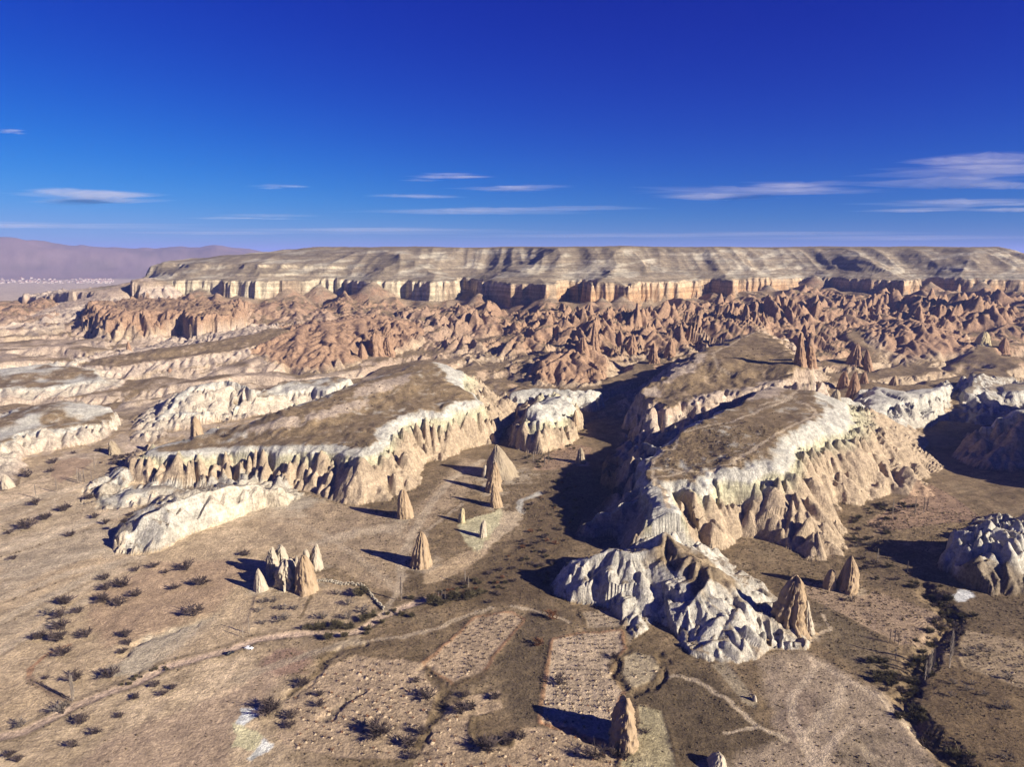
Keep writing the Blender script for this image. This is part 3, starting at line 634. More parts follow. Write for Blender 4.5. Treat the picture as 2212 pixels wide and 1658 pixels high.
# dirt road, vehicle tracks, footpaths
ROADL = [(-60,1608),(0,1593),(50,1581),(113,1551),(160,1526),(238,1495),(301,1473),(351,1445),(426,1423),(501,1403),(554,1383),(612,1374),(672,1368),(730,1372),(775,1365),(795,1353),(827,1330),(880,1310),(922,1296)]
track(ROADL, 11, (0.155,0.115,0.07), 0.75, 1.2)
qr, dr_ = track(ROADL, 5.0, (0.50,0.37,0.265), 1.0, 0.3)
MASK_ROAD = qr[dr_ < 2.1]
FOOT = []
def foot(L, w, col=(0.43,0.34,0.23), k=0.9):
    q, d = track(L, w, col, min(1.0, k * 1.05), 1.1); FOOT.append(q[d < w * 0.5])
foot([(868,1245),(865,1217),(887,1165),(915,1114),(940,1077),(980,1032),(1043,994)], 6.0, k=0.85)
foot([(868,1245),(862,1275),(840,1310),(828,1328)], 4.0, k=0.8)
foot([(690,1150),(760,1195),(830,1250),(862,1280)], 5.0, k=0.5)
foot([(560,1120),(640,1130),(720,1160),(790,1140),(880,1160)], 5.0, k=0.4)
foot([(1000,1090),(960,1120),(925,1145),(905,1175)], 3.0, k=0.6)
foot([(640,1420),(742,1390),(867,1378),(945,1358),(1000,1335),(1060,1315)], 3.2, k=0.7)
foot([(520,1470),(560,1450),(640,1425),(700,1405),(770,1385)], 6.0, k=0.6)
foot([(1411,1032),(1406,1007),(1431,977),(1459,967),(1474,944),(1479,934),(1534,919),(1584,911),(1624,896),(1647,884),(1663,879),(1708,859),(1753,831)], 2.4)
foot([(1416,1032),(1484,1019),(1544,1014),(1584,1004),(1634,967),(1662,947),(1708,921),(1751,904),(1763,891),(1746,876),(1688,854)], 2.4)
foot([(1414,1017),(1450,1016),(1484,1019)], 2.0)
foot([(1411,1032),(1431,1057),(1439,1077),(1441,1097)], 3.4)
foot([(1584,1004),(1560,990),(1600,1000),(1650,955)], 2.5, k=0.5)
foot([(1700,1600),(1640,1570),(1580,1520),(1520,1480),(1470,1462),(1440,1465)], 2.6)
foot([(1640,1572),(1600,1578),(1570,1588)], 2.0)
foot([(1730,1405),(1760,1375),(1795,1362),(1780,1330)], 2.0)
foot([(1108,1310),(1160,1322),(1232,1344)], 2.0)
foot([(0,1130),(60,1105),(130,1075),(200,1060)], 3.0)
foot([(0,1155),(60,1125),(120,1095),(115,1080)], 2.6)
foot([(120,1145),(220,1110),(290,1090),(340,1094)], 2.2)
foot([(1637,716),(1580,745),(1540,765),(1550,800),(1590,810)], 3.0, k=0.6)
foot([(1640,880),(1700,862),(1720,848)], 2.5)
# ploughed rows and vine pits give the plots their relief
for key in ('upper', 'long', 'round', 'broad', 'lower', 'right', 'slope', 'strip'):
    P, q, d = PLOTS[key]
    G_ = np.clip(d / 3, 0, 1); a = 0.35 * fbm(X[q] / 1.6, Y[q] / 1.6, 2, 881) + 0.28 * np.sin((X[q] * 0.35 + Y[q] * 0.94 + 5 * fbm(X[q] / 25, Y[q] / 25, 2, 12)) * 2 * math.pi / 2.6)
    C[q] *= (1 + 0.10 * a * G_)[:, None]
    Z[q] += 0.10 * np.sin((X[q] * 0.35 + Y[q] * 0.94 + 5 * fbm(X[q] / 25, Y[q] / 25, 2, 12)) * 2 * math.pi / 2.8) * G_


for key in PLOTS:                                       # low banks round the plots
    P, q, d = PLOTS[key]; Z[q] += (0.28 + 0.55 * n1[q] + 0.3 * n2[q]) * np.exp(-((d + 1.0) / 1.4) ** 2)
Z[qr] -= 0.35 * (1 - sm(dr_, 1.6, 3.2)); Z[qr] += 0.25 * np.exp(-((dr_ - 4.6) / 1.2) ** 2)
P3, N3 = surface(Z)
VEG = 1 - sm(C.mean(1), 0.17, 0.30)
VEG = np.where((D > -25) & (Z < 213), VEG * 0.15, VEG)
# ------------------------------------------------------------------ materials
def nodes_of(m):
    m.use_nodes = True; t = m.node_tree; t.nodes.clear()
    o = t.nodes.new('ShaderNodeOutputMaterial'); b = t.nodes.new('ShaderNodeBsdfPrincipled'); t.links.new(b.outputs[0], o.inputs[0])
    b.inputs['Specular IOR Level'].default_value = 0.08; b.inputs['Roughness'].default_value = 0.95
    return t, b
def terrain_material(name, b1, b2):
    m = bpy.data.materials.new(name); t, b = nodes_of(m); N = t.nodes; L = t.links
    at_ = N.new('ShaderNodeAttribute'); at_.attribute_name = 'earth'
    geo = N.new('ShaderNodeNewGeometry')
    def nz(scale, det, rough=0.6):
        n = N.new('ShaderNodeTexNoise'); n.inputs['Scale'].default_value = scale; n.inputs['Detail'].default_value = det; n.inputs['Roughness'].default_value = rough
        L.new(geo.outputs['Position'], n.inputs['Vector']); return n
    def mr(src, a, b_, c, d):
        q = N.new('ShaderNodeMapRange'); q.inputs[1].default_value = a; q.inputs[2].default_value = b_; q.inputs[3].default_value = c; q.inputs[4].default_value = d
        L.new(src, q.inputs[0]); return q.outputs[0]
    def mul(a, b_):
        q = N.new('ShaderNodeMath'); q.operation = 'MULTIPLY'; L.new(a, q.inputs[0]); L.new(b_, q.inputs[1]); return q.outputs[0]
    a = nz(0.9, 5, 0.7); c = nz(0.09, 4); d = nz(0.32, 3)
    sp = N.new('ShaderNodeTexNoise'); sp.inputs['Scale'].default_value = 0.62; sp.inputs['Detail'].default_value = 4; sp.inputs['Roughness'].default_value = 0.75; L.new(geo.outputs['Position'], sp.inputs['Vector'])
    tuft = mr(sp.outputs[0], 0.48, 0.62, 1.08, 0.66)                 # dry tussocks on soil only
    tm = N.new('ShaderNodeMix'); tm.data_type = 'FLOAT'; L.new(at_.outputs['Alpha'], tm.inputs['Factor']); tm.inputs['A'].default_value = 1.0; L.new(tuft, tm.inputs['B'])
    f = mul(mul(mr(a.outputs[0], 0.3, 0.7, 0.72, 1.28), mr(c.outputs[0], 0.33, 0.67, 0.78, 1.20)), mul(mr(d.outputs[0], 0.33, 0.67, 0.80, 1.20), tm.outputs['Result']))
    def nzs(sc3, det, rough=0.6):
        mp = N.new('ShaderNodeMapping'); mp.inputs['Scale'].default_value = sc3; L.new(geo.outputs['Position'], mp.inputs[0])
        n = N.new('ShaderNodeTexNoise'); n.inputs['Scale'].default_value = 1.0; n.inputs['Detail'].default_value = det; n.inputs['Roughness'].default_value = rough; L.new(mp.outputs[0], n.inputs['Vector']); return n
    def rockonly(v):
        q = N.new('ShaderNodeMix'); q.data_type = 'FLOAT'; L.new(at_.outputs['Alpha'], q.inputs['Factor']); L.new(v, q.inputs['A']); q.inputs['B'].default_value = 1.0; return q.outputs['Result']
    strk = nzs((0.55, 0.55, 0.10), 5, 0.7); bed = nzs((0.012, 0.012, 0.55), 4, 0.7)
    bed2 = nzs((0.004, 0.004, 0.15), 3, 0.6)
    f = mul(f, rockonly(mr(bed2.outputs[0], 0.35, 0.65, 1 - b2, 1 + b2)))
    f = mul(f, mul(rockonly(mr(strk.outputs[0], 0.3, 0.7, 0.80, 1.18)), rockonly(mr(bed.outputs[0], 0.32, 0.68, 1 - b1, 1 + b1))))
    mx = N.new('ShaderNodeVectorMath'); mx.operation = 'SCALE'; L.new(at_.outputs['Color'], mx.inputs[0]); L.new(f, mx.inputs['Scale'])
    L.new(mx.outputs[0], b.inputs['Base Color'])
    bp = N.new('ShaderNodeBump'); bp.inputs['Strength'].default_value = 0.6; bp.inputs['Distance'].default_value = 0.9
    L.new(a.outputs[0], bp.inputs['Height'])
    b2 = N.new('ShaderNodeBump'); b2.inputs['Distance'].default_value = 2.2; L.new(strk.outputs[0], b2.inputs['Height']); L.new(bp.outputs[0], b2.inputs['Normal'])
    L.new(mr(at_.outputs['Alpha'], 0.0, 1.0, 0.75, 0.0), b2.inputs['Strength'])
    L.new(b2.outputs[0], b.inputs['Normal'])
    return m
M_EARTH = terrain_material('earth_and_tuff', 0.12, 0.05); M_MESA = terrain_material('bedded_tuff', 0.22, 0.26)

# ------------------------------------------------------------------ split the grid into the pieces of the setting
REG = np.zeros(len(X), np.int16); NAMES = ['ground']
def region(name, mask):
    NAMES.append(name); REG[mask] = len(NAMES) - 1
region('mesa', D > -25)
for i, R in enumerate(RIDGES): region(R['name'], (RID == i) & (REG == 0))
region('plain', (r > 2600) & (D < -25) & (r <= 7900)); region('far_hills', r > 7900)
for key in PLOTS:
    P, q, d = PLOTS[key]; m = np.zeros(len(X), bool); m[q[d > 0]] = True; region('vineyard_plot', m & (REG == 0))
m = np.zeros(len(X), bool); m[MASK_ROAD] = True; region('dirt_road', m & (REG <= 0) | (m & (np.array([NAMES[i] for i in range(len(NAMES))])[REG] == 'vineyard_plot')))
m = np.zeros(len(X), bool)
for q in FOOT: m[q] = True
region('footpath', m & (REG == 0))

ci, ri = np.meshgrid(np.arange(NC - 1), np.arange(NRR - 1), indexing='ij')
q0 = (ci * NRR + ri).ravel()
QUADS = np.stack([q0, q0 + NRR, q0 + NRR + 1, q0 + 1], 1)
FREG = REG[QUADS[:, 0]]
def grid_object(name, quads):
    used, inv = np.unique(quads.ravel(), return_inverse=True)
    me = bpy.data.meshes.new(name); n = len(quads)
    me.vertices.add(len(used)); me.vertices.foreach_set('co', P3[used].astype(np.float32).ravel())
    me.loops.add(n * 4); me.loops.foreach_set('vertex_index', inv.astype(np.int32).ravel())
    me.polygons.add(n); me.polygons.foreach_set('loop_start', np.arange(0, n * 4, 4, dtype=np.int32))
    me.polygons.foreach_set('use_smooth', np.ones(n, bool))
    at_ = me.attributes.new('earth', 'FLOAT_COLOR', 'POINT')
    at_.data.foreach_set('color', np.concatenate([np.clip(C[used], 0.01, 0.85), VEG[used][:, None]], 1).astype(np.float32).ravel())
    me.update(calc_edges=True)
    me.normals_split_custom_set_from_vertices(N3[used].tolist())
    me.materials.append(M_MESA if name == 'mesa' else M_EARTH)
    o = bpy.data.objects.new(name, me); COL.objects.link(o); o['kind'] = 'structure'
    return o
for i, nm in enumerate(NAMES):
    f = FREG == i
    if f.any(): grid_object(nm, QUADS[f])
# ------------------------------------------------------------------ things
def empty(name, loc, label, cat, group=None, rz=0.0, sc=1.0):
    o = bpy.data.objects.new(name, None); COL.objects.link(o); o.location = loc; o.rotation_euler = (0, 0, rz); o.scale = (sc, sc, sc)
    o['label'] = label; o['category'] = cat
    if group: o['group'] = group
    return o
def tag(o, label, cat, group=None):
    o['label'] = label; o['category'] = cat
    if group: o['group'] = group
def mesh(name, V, F, mat, smooth=False):
    me = bpy.data.meshes.new(name); me.from_pydata([tuple(map(float, v)) for v in V], [], F); me.materials.append(mat)
    if smooth: me.polygons.foreach_set('use_smooth', np.ones(len(F), bool))
    me.update(); return me
def child(name, me, parent, loc=(0, 0, 0)):
    o = bpy.data.objects.new(name, me); COL.objects.link(o); o.parent = parent; o.location = loc; return o
def rock_material(name, c1, c2, scale=0.25, streak=True):
    m = bpy.data.materials.new(name); t, b = nodes_of(m); N = t.nodes; L = t.links
    geo = N.new('ShaderNodeTexCoord'); mp = N.new('ShaderNodeMapping'); mp.inputs['Scale'].default_value = (1, 1, 0.25 if streak else 1)
    L.new(geo.outputs['Object'], mp.inputs[0])
    n = N.new('ShaderNodeTexNoise'); n.inputs['Scale'].default_value = scale; n.inputs['Detail'].default_value = 6; n.inputs['Roughness'].default_value = 0.65; L.new(mp.outputs[0], n.inputs['Vector'])
    r = N.new('ShaderNodeValToRGB'); r.color_ramp.elements[0].position = 0.32; r.color_ramp.elements[1].position = 0.68
    r.color_ramp.elements[0].color = (*c1, 1); r.color_ramp.elements[1].color = (*c2, 1); L.new(n.outputs[0], r.inputs[0]); L.new(r.outputs[0], b.inputs['Base Color'])
    bp = N.new('ShaderNodeBump'); bp.inputs['Strength'].default_value = 0.9; bp.inputs['Distance'].default_value = 1.2
    n2_ = N.new('ShaderNodeTexNoise'); n2_.inputs['Scale'].default_value = scale * 3; n2_.inputs['Detail'].default_value = 5; L.new(mp.outputs[0], n2_.inputs['Vector'])
    L.new(n2_.outputs[0], bp.inputs['Height']); L.new(bp.outputs[0], b.inputs['Normal'])
    return m
def plain_material(name, c, rough=0.9, spec=0.1, metal=0.0, var=0.25, scale=2.0):
    m = bpy.data.materials.new(name); t, b = nodes_of(m); N = t.nodes; L = t.links
    n = N.new('ShaderNodeTexNoise'); n.inputs['Scale'].default_value = scale; n.inputs['Detail'].default_value = 3
    r = N.new('ShaderNodeValToRGB'); r.color_ramp.elements[0].position = 0.3; r.color_ramp.elements[1].position = 0.7
    r.color_ramp.elements[0].color = (*[x * (1 - var) for x in c], 1); r.color_ramp.elements[1].color = (*[min(1, x * (1 + var)) for x in c], 1)
    L.new(n.outputs[0], r.inputs[0]); L.new(r.outputs[0], b.inputs['Base Color'])
    b.inputs['Roughness'].default_value = rough; b.inputs['Specular IOR Level'].default_value = spec; b.inputs['Metallic'].default_value = metal
    return m
R_TAN = rock_material('tuff_tan', (0.24, 0.168, 0.10), (0.38, 0.28, 0.18)); R_PALE = rock_material('tuff_pale', (0.31, 0.255, 0.185), (0.45, 0.385, 0.29))
R_PINK = rock_material('tuff_pink', (0.21, 0.13, 0.08), (0.33, 0.21, 0.135)); R_GREY = rock_material('tuff_grey', (0.215, 0.17, 0.115), (0.34, 0.275, 0.19)); R_YEL = rock_material('tuff_yellow', (0.33, 0.27, 0.155), (0.44, 0.37, 0.22))

# ---- free-standing fairy chimneys
def chimney(ub, vb, ua, va, wpx, label, mat, p=0.75, depth=1.0, flute=0.10, seed=0, name='fairy_chimney', group=None, top=0.06, z=None, dy=None):
    b = surf(ub, vb) if z is None else at(ub, vb, z)
    d = b[1] * cP - (b[2] - CAMZ) * sP; R = 0.5 * wpx * d / FPX
    cx, cy = b[0], b[1] + R * depth * 0.75
    zg = float(gz(np.array([cx]), np.array([cy]))[0]) if z is None else z
    zg = min(zg, b[2] + 1.5)
    a, f, dn = ray(ua, va); t = cy / f; ax, az_ = float(a * t), float(CAMZ + dn * t); H = max(az_ - zg, 2.0); lean = ax - cx
    ns, nr = 60, 46; F = []
    hh, th = np.meshgrid(np.linspace(0, 1, nr), 2 * np.pi * np.arange(ns) / ns, indexing='ij'); h = hh
    rad = R * ((1 - h) ** (0.8 * p) * (1 - top) + top * np.sqrt(np.maximum(0, 1 - h ** 6)))
    rad = rad * (1 + 0.28 * np.clip(1 - h / 0.14, 0, 1) ** 2)
    c_, s_ = np.cos(th), np.sin(th)
    big = noise(c_ * 0.9 + seed * 3.1, s_ * 0.9 + h * 1.1 + seed, 5); fl = 1 - 2.4 * np.abs(noise(c_ * 2.6 + seed * 7.0, s_ * 2.6 + h * 0.55, 6)); fine = fbm(c_ * 5 + seed, s_ * 5 + h * H / max(R, 1) * 2.0, 3, 8)
    led = noise(h * H / max(R, 1) * 1.6 + seed, c_ * 0.7 + s_ * 0.4 + seed, 12)
    e = 1 + flute * (1.3 * led + 4.0 * big + 2.2 * (fl - 0.4) * (1 - 0.4 * h) + 1.8 * fine)
    up_ = 1 - 0.9 * flute * np.clip(noise(c_ * 1.3 + seed * 5, s_ * 1.3, 9) + 0.3, 0, 1) * h ** 3
    V = np.stack([lean * h ** 1.15 + rad * e * c_ + 0.5 * R * flute * noise(h * 3.0 + seed, h * 0 + 0.5, 3), rad * depth * e * s_, -2.5 + (H + 2.5) * h * up_], 2).reshape(-1, 3)
    for i in range(nr - 1):
        for k in range(ns):
            F.append((i * ns + k, i * ns + (k + 1) % ns, (i + 1) * ns + (k + 1) % ns, (i + 1) * ns + k))
    F.append(tuple((nr - 1) * ns + k for k in range(ns)))
    o = bpy.data.objects.new(name, mesh(name, V, F, mat, True)); COL.objects.link(o); o.location = (cx, cy, zg)
    tag(o, label, 'rock', group); return o
CH = [
 (909,1229,910,1149,46,'tall pointed tan chimney rock beside the track fork, long shadow to its left',R_TAN,.62,1,.10),
 (875,1122,870,1057,35,'tan bullet-shaped chimney rock below the nose of the middle tableland',R_TAN,.5,1,.09),
 (1082,1036,1073,961,78,'largest grey-capped cone rock rising behind two smaller spires',R_GREY,1.0,1,.08),
 (1064,1066,1069,998,36,'slim spire directly in front of the largest grey cone',R_TAN,.7,.9,.12),
 (1072,1098,1065,1043,27,'leaning pointed spire, nearest of the row below the grey cone',R_TAN,.75,.9,.10),
 (1046,1033,1048,1005,12,'small rounded pale boulder against the left foot of the grey cone',R_PALE,.4,1,.06),
 (996,1131,999,1098,16,'short yellowish thumb of rock on the slope above the yellow terrace',R_YEL,.45,1,.08),
 (1043,1163,1045,1124,18,'small pale pillar standing on the yellow terrace',R_PALE,.45,1,.08),
 (588,1250,587,1182,28,'thin pale fin at the left back of the rock cluster',R_PALE,.5,1.3,.2),
 (605,1243,606,1177,33,'tallest back spire of the pale rock cluster',R_PALE,.5,1.2,.2),
 (617,1276,617,1208,43,'broad pale pillar at the front of the rock cluster',R_PALE,.3,1.1,.2),
 (660,1285,654,1200,48,'large leaning tan pillar at the right front of the rock cluster',R_TAN,.5,1.0,.11),
 (641,1250,640,1200,14,'thin needle between the two front pillars of the rock cluster',R_PALE,.6,1,.12),
 (662,1232,660,1187,20,'stubby pillar behind the rock cluster, left of the sharp spire',R_PALE,.4,1,.10),
 (680,1233,683,1175,36,'sharp pale spire at the right end of the rock cluster',R_PALE,.85,1,.13),
 (560,1280,557,1228,34,'low pale pyramid left of the rock cluster',R_PALE,.9,1,.07),
 (1256,1004,1255,967,23,'dark brown cone standing alone in the shaded valley field',R_GREY,.6,1,.10),
 (1243,906,1243,886,14,'small cone beside the right flank of the white butte',R_TAN,.7,1,.1),
 (1712,1364,1722,1243,70,'huge leaning tower rock on the right shoulder of the front white hill',R_TAN,.5,1.0,.16),
 (1748,1372,1744,1297,28,'slim side buttress on the right of the huge tower rock',R_PALE,.8,1,.14),
 (1795,1276,1798,1231,28,'rounded tan stub left of the hooked rock',R_TAN,.45,1,.08),
 (1838,1284,1841,1200,46,'hooked dark-topped rock beside the sloping vine field',R_TAN,.75,1.1,.12),
 (1350,1618,1353,1508,58,'big weathered slab of rock standing at the edge of the long vine plot',R_TAN,.42,1.5,.16),
 (1552,1672,1555,1630,40,'broad rock at the bottom edge casting a wide shadow on scrub',R_PALE,.4,1.4,.12),
 (1632,1518,1630,1502,12,'lone white boulder beside the narrow diagonal field',R_PALE,.4,1.2,.08),
 (244,984,240,952,24,'grey weathered stump above the leafless poplars on the left',R_GREY,.5,1,.16),
 (421,941,421,900,26,'tan pillar in front of the left white ledge',R_TAN,.6,1,.10),
 (12,1057,8,1025,30,'pale cone at the left edge of the picture',R_PALE,.7,1,.08),
 (782,781,781,741,24,'slender pink spire in front of the pink fluted tower',R_PINK,.7,1,.10),
 (812,770,811,718,34,'fluted pink tower in the middle distance',R_PINK,.5,1,.13),
 (838,770,836,728,26,'pink tower joined to the right of the fluted tower',R_PINK,.45,1,.13),
 (1262,768,1260,728,26,'pink spire at the head of the cone-covered spine',R_PINK,.75,1,.1),
 (1413,788,1412,741,26,'leaning brown spire below the pinnacle slope',R_PINK,.7,1,.12),
 (1448,770,1450,731,28,'dark brown pinnacle right of the leaning spire',R_PINK,.7,1,.12),
 (1366,768,1367,721,26,'tall pinnacle at the foot of the central pinnacle slope',R_PINK,.75,1,.12),
 (1286,748,1284,696,20,'needle standing out of the dark hollow under the cliff',R_PINK,.85,1,.1),
 (1852,788,1853,741,34,'largest pink pinnacle on the right, left of the shaded hill',R_PINK,.8,1,.12),
 (1878,794,1873,754,20,'thin pinnacle leaning on the largest pink one',R_PINK,.8,1,.12),
 (1733,792,1731,718,30,'tall red-brown pinnacle at the edge of the right brown upland',R_PINK,.8,1,.12),
 (1755,792,1750,745,24,'red-brown pinnacle second from the brown upland',R_PINK,.6,1,.12),
 (2129,748,2128,716,32,'double yellowish rock at the far right',R_YEL,.6,1,.1),
 (2172,765,2172,729,24,'knob-headed pinnacle near the right edge',R_PINK,.7,1,.1),
 (1826,836,1826,801,30,'brown cone above the white domes, left of three',R_PINK,.8,1,.1),
 (1848,856,1848,803,32,'brown cone above the white domes, middle and tallest of three',R_PINK,.8,1,.1),
 (1870,832,1868,803,20,'brown cone above the white domes, right of three',R_PINK,.8,1,.1),
 (1809,863,1808,841,24,'small dark cone at the end of the white cap, right of the paths',R_GREY,.8,1,.1),
 (1934,834,1934,811,22,'pointed cap rock among the right white domes',R_TAN,.9,1,.1),
 (368,810,366,795,16,'small pink cone left of the pink hill',R_PINK,.8,1,.1),
 (277,757,276,738,12,'lone pink cone in front of the left pink cliff',R_PINK,.8,1,.1),
]
for i, c in enumerate(CH):
    chimney(*c[:5], c[5], c[6], c[7], c[8], c[9], seed=i + 1)

# ---- leafless shrubs and trees
M_TWIG = plain_material('bare_twigs', (0.080, 0.060, 0.055), 1.0, 0.0); M_BARK = plain_material('bark', (0.075, 0.058, 0.048), 1.0, 0.0)
M_RUST = plain_material('rusty_twigs', (0.150, 0.070, 0.036), 1.0, 0.0); M_GREYT = plain_material('grey_twigs', (0.15, 0.125, 0.105), 1.0, 0.0); M_POP = plain_material('pale_poplar_wood', (0.27, 0.225, 0.18), 1.0, 0.0)
M_OLIVE = plain_material('olive_twigs', (0.085, 0.070, 0.040), 1.0, 0.0)
def stick(V, F, a, b, ra, rb):
    a = np.array(a, float); b = np.array(b, float); d = b - a; d /= np.linalg.norm(d) + 1e-9
    e = np.cross(d, (0.3, 0.5, 0.81)); e /= np.linalg.norm(e) + 1e-9; g_ = np.cross(d, e); n = len(V)
    for (c, r_) in ((a, ra), (b, rb)):
        for k in range(3):
            th = 2.0944 * k; V.append(c + r_ * (math.cos(th) * e + math.sin(th) * g_))
    for k in range(3): F.append((n + k, n + (k + 1) % 3, n + 3 + (k + 1) % 3, n + 3 + k))
def shrub_meshes(seed, mat, stems=7, twigs=20, spread=1.0, tall=0.9, th=0.036):     # unit shrub: about 1 m radius
    rg = np.random.default_rng(seed); V1, F1, V2, F2 = [], [], [], []
    for i in range(stems):
        az = 2 * math.pi * (i + rg.random()) / stems; el = rg.uniform(0.45, 1.25)
        d = np.array([math.cos(az) * math.cos(el) * spread, math.sin(az) * math.cos(el) * spread, math.sin(el) * tall])
        m1 = np.array([0, 0, 0.12]) + d * 0.45 + rg.normal(0, 0.04, 3); tip = m1 + d * 0.45 + rg.normal(0, 0.08, 3)
        stick(V1, F1, (0, 0, -0.15), m1, th * 1.5, th); stick(V1, F1, m1, tip, th, th * 0.5)
        for k in range(twigs):
            f_ = rg.uniform(0.15, 1.0); s0 = m1 + (tip - m1) * f_ if rg.random() < 0.75 else np.array([0, 0, 0]) + m1 * rg.uniform(0.4, 1)
            dd = d * 0.5 + rg.normal(0, 0.45, 3); dd[2] = abs(dd[2]) * 0.8 + 0.05
            e_ = s0 + dd * rg.uniform(0.25, 0.45); stick(V2, F2, s0, e_, th * 0.75, th * 0.35)
            for _ in range(3):
                d3 = dd + rg.normal(0, 0.5, 3); stick(V2, F2, s0 + (e_ - s0) * rg.uniform(0.4, 0.9), e_ + d3 * 0.22, th * 0.55, th * 0.25)
    return mesh('trunk', V1, F1, M_BARK if mat is not M_POP else M_POP), mesh('crown', V2, F2, mat)
SHR = [shrub_meshes(100 + i, M_TWIG) for i in range(4)] + [shrub_meshes(110 + i, M_TWIG, 9, 26, 1.05, 0.75, 0.040) for i in range(2)]
SHG = [shrub_meshes(120 + i, M_GREYT, 5, 15) for i in range(3)]; SHRED = [shrub_meshes(130 + i, M_RUST, 7, 20) for i in range(2)]; SHO = [shrub_meshes(140 + i, M_OLIVE, 9, 24, 1.0, 0.8, 0.042) for i in range(3)]
def poplar_meshes(seed):
    rg = np.random.default_rng(seed); V1, F1, V2, F2 = [], [], [], []
    stick(V1, F1, (0, 0, -0.05), (0.02, 0, 0.5), 0.016, 0.011); stick(V1, F1, (0.02, 0, 0.5), (0, 0.01, 1.0), 0.011, 0.004)
    for k in range(110):
        h = rg.uniform(0.10, 0.92); az = rg.uniform(0, 6.283); L_ = 0.16 * (1 - abs(h - 0.35)) * rg.uniform(0.6, 1.2)
        a = (0, 0, h); b = (math.cos(az) * L_ * 0.40, math.sin(az) * L_ * 0.40, h + L_ * 1.25); stick(V2, F2, a, b, 0.0055, 0.002)
    return mesh('trunk', V1, F1, M_POP), mesh('crown', V2, F2, M_POP)
POPS = [poplar_meshes(200 + i) for i in range(3)]
def plant(name, pair, p, size, label, cat, group, rz=None, sink=0.0):
    o = empty(name, (p[0], p[1], p[2] - sink), label, cat, group, random.uniform(0, 6.28) if rz is None else rz, size)
    child('trunk', pair[0], o); child('crown', pair[1], o); return o
def mpp(p): return (p[1] * cP - (p[2] - CAMZ) * sP) / FPX
def shrubs(L, kinds, label, group, name='leafless_shrub', cat='shrub', off=(0, 0)):
    for i, (u, v, w) in enumerate(L):
        p = surf(u + off[0], v + off[1]); plant(name, kinds[i % len(kinds)], p, 0.44 * w * mpp(p), label, cat, group)
K = 1 / 3.99
def crop(L, ox, oy): return [(ox + a * K, oy + b * K, w * K) for (a, b, w) in L]
shrubs(crop([(905,45,105),(1060,105,165),(920,135,120),(1180,190,130),(570,255,150),(885,230,135),(1030,270,150),(680,330,110),(520,375,145),(550,475,165),(345,555,130),(490,570,170),(750,540,140),(545,700,165),(1090,540,130),(1110,610,100),(1060,680,90),(1730,90,150),(1680,355,185),(1510,125,100)], 0, 1242.3), SHR,
  'dark leafless orchard bush on the pale slope above the road', 'orchard bushes above the road')
shrubs(crop([(950,890,170),(640,920,170),(400,905,60)], 0, 1242.3), SHR, 'dark bush in the bare field just above the dirt road', 'bushes in the bare field')
shrubs(crop([(540,1200,200),(180,1320,140),(410,350,110)], 0, 1242.3), SHG, 'grey leafless tree at the edge of the dirt road, lower left', 'grey roadside trees', 'leafless_tree', 'tree')
shrubs(crop([(700,1290,150),(830,1375,110),(630,1490,110),(150,1620,110),(90,1570,100),(1170,1070,90),(1340,970,100),(1410,1040,90),(1490,990,90),(1045,1235,90)], 0, 1242.3), SHR, 'small leafless tree on the brown slope below the dirt road', 'small trees below the road', 'leafless_tree', 'tree')
shrubs(crop([(110,1190,220),(1040,1390,260),(1990,1520,220),(2160,1450,120)], 554.1, 1242.3), SHR[4:], 'large dense dark bush among the lower vine plots', 'large dark bushes', 'dense_bush')
shrubs(crop([(300,1240,130),(290,1320,120),(550,1140,110),(540,1050,100),(400,960,130),(1310,1480,170),(1370,1590,120),(1480,1070,190),(1430,1380,140),(1770,1200,180),(1840,1160,120),(2060,1075,110),(1800,1055,90),(1380,930,90)], 554.1, 1242.3), SHR, 'leafless fruit tree standing among the lower vine plots', 'fruit trees among the vine plots', 'leafless_tree', 'tree')
shrubs(crop([(60,245,90),(150,240,90),(225,300,100),(335,305,90),(250,395,110),(185,410,100),(690,175,90),(790,265,100),(930,320,110),(570,385,120),(790,385,110),(20,320,80),(60,430,80)], 554.1, 1242.3), SHG, 'thin leafless tree in the walled field below the rock cluster', 'trees in the walled field', 'leafless_tree', 'tree')
shrubs(crop([(900,185,170),(930,400,120),(1000,370,110),(620,560,120),(690,470,150),(500,480,110),(560,470,120),(800,470,110),(440,470,90),(760,540,90),(1520,250,150),(1600,260,110),(1700,220,160),(1830,215,140),(1900,180,120),(1130,350,60),(1190,320,60),(1250,350,70),(1340,370,80),(1080,420,70),(960,480,80),(950,520,60)], 554.1, 1242.3), SHO, 'dense thicket bush beside the dirt road, centre', 'roadside thicket', 'thicket_bush')
shrubs(crop([(400,950,150),(1150,1370,90),(970,1590,110),(60,1430,140),(870,720,80),(880,1560,120)], 1108.2, 1242.3), SHR, 'leafless tree in or beside the long vine plot', 'trees by the long plot', 'leafless_tree', 'tree')
shrubs(crop([(720,1600,220)], 1108.2, 1242.3), SHR, 'sprawling dark tree below the long plot, left of the big slab of rock', None, 'leafless_tree', 'tree')
shrubs(crop([(220,610,110),(330,380,140)], 1108.2, 1242.3), SHRED, 'reddish bush on the dark scrub left of the long vine plot', 'reddish bushes', 'reddish_bush')
shrubs(crop([(720,230,100),(2080,910,110),(1920,665,80),(1740,700,120),(2050,1165,120),(2070,1600,120),(1600,945,80),(1580,1055,80),(1730,1000,80),(1770,950,70),(1880,1050,80),(2160,800,60),(1830,650,80)], 1657.9, 1242.3), SHG, 'leafless tree in the brown field right of the gully', 'trees right of the gully', 'leafless_tree', 'tree')
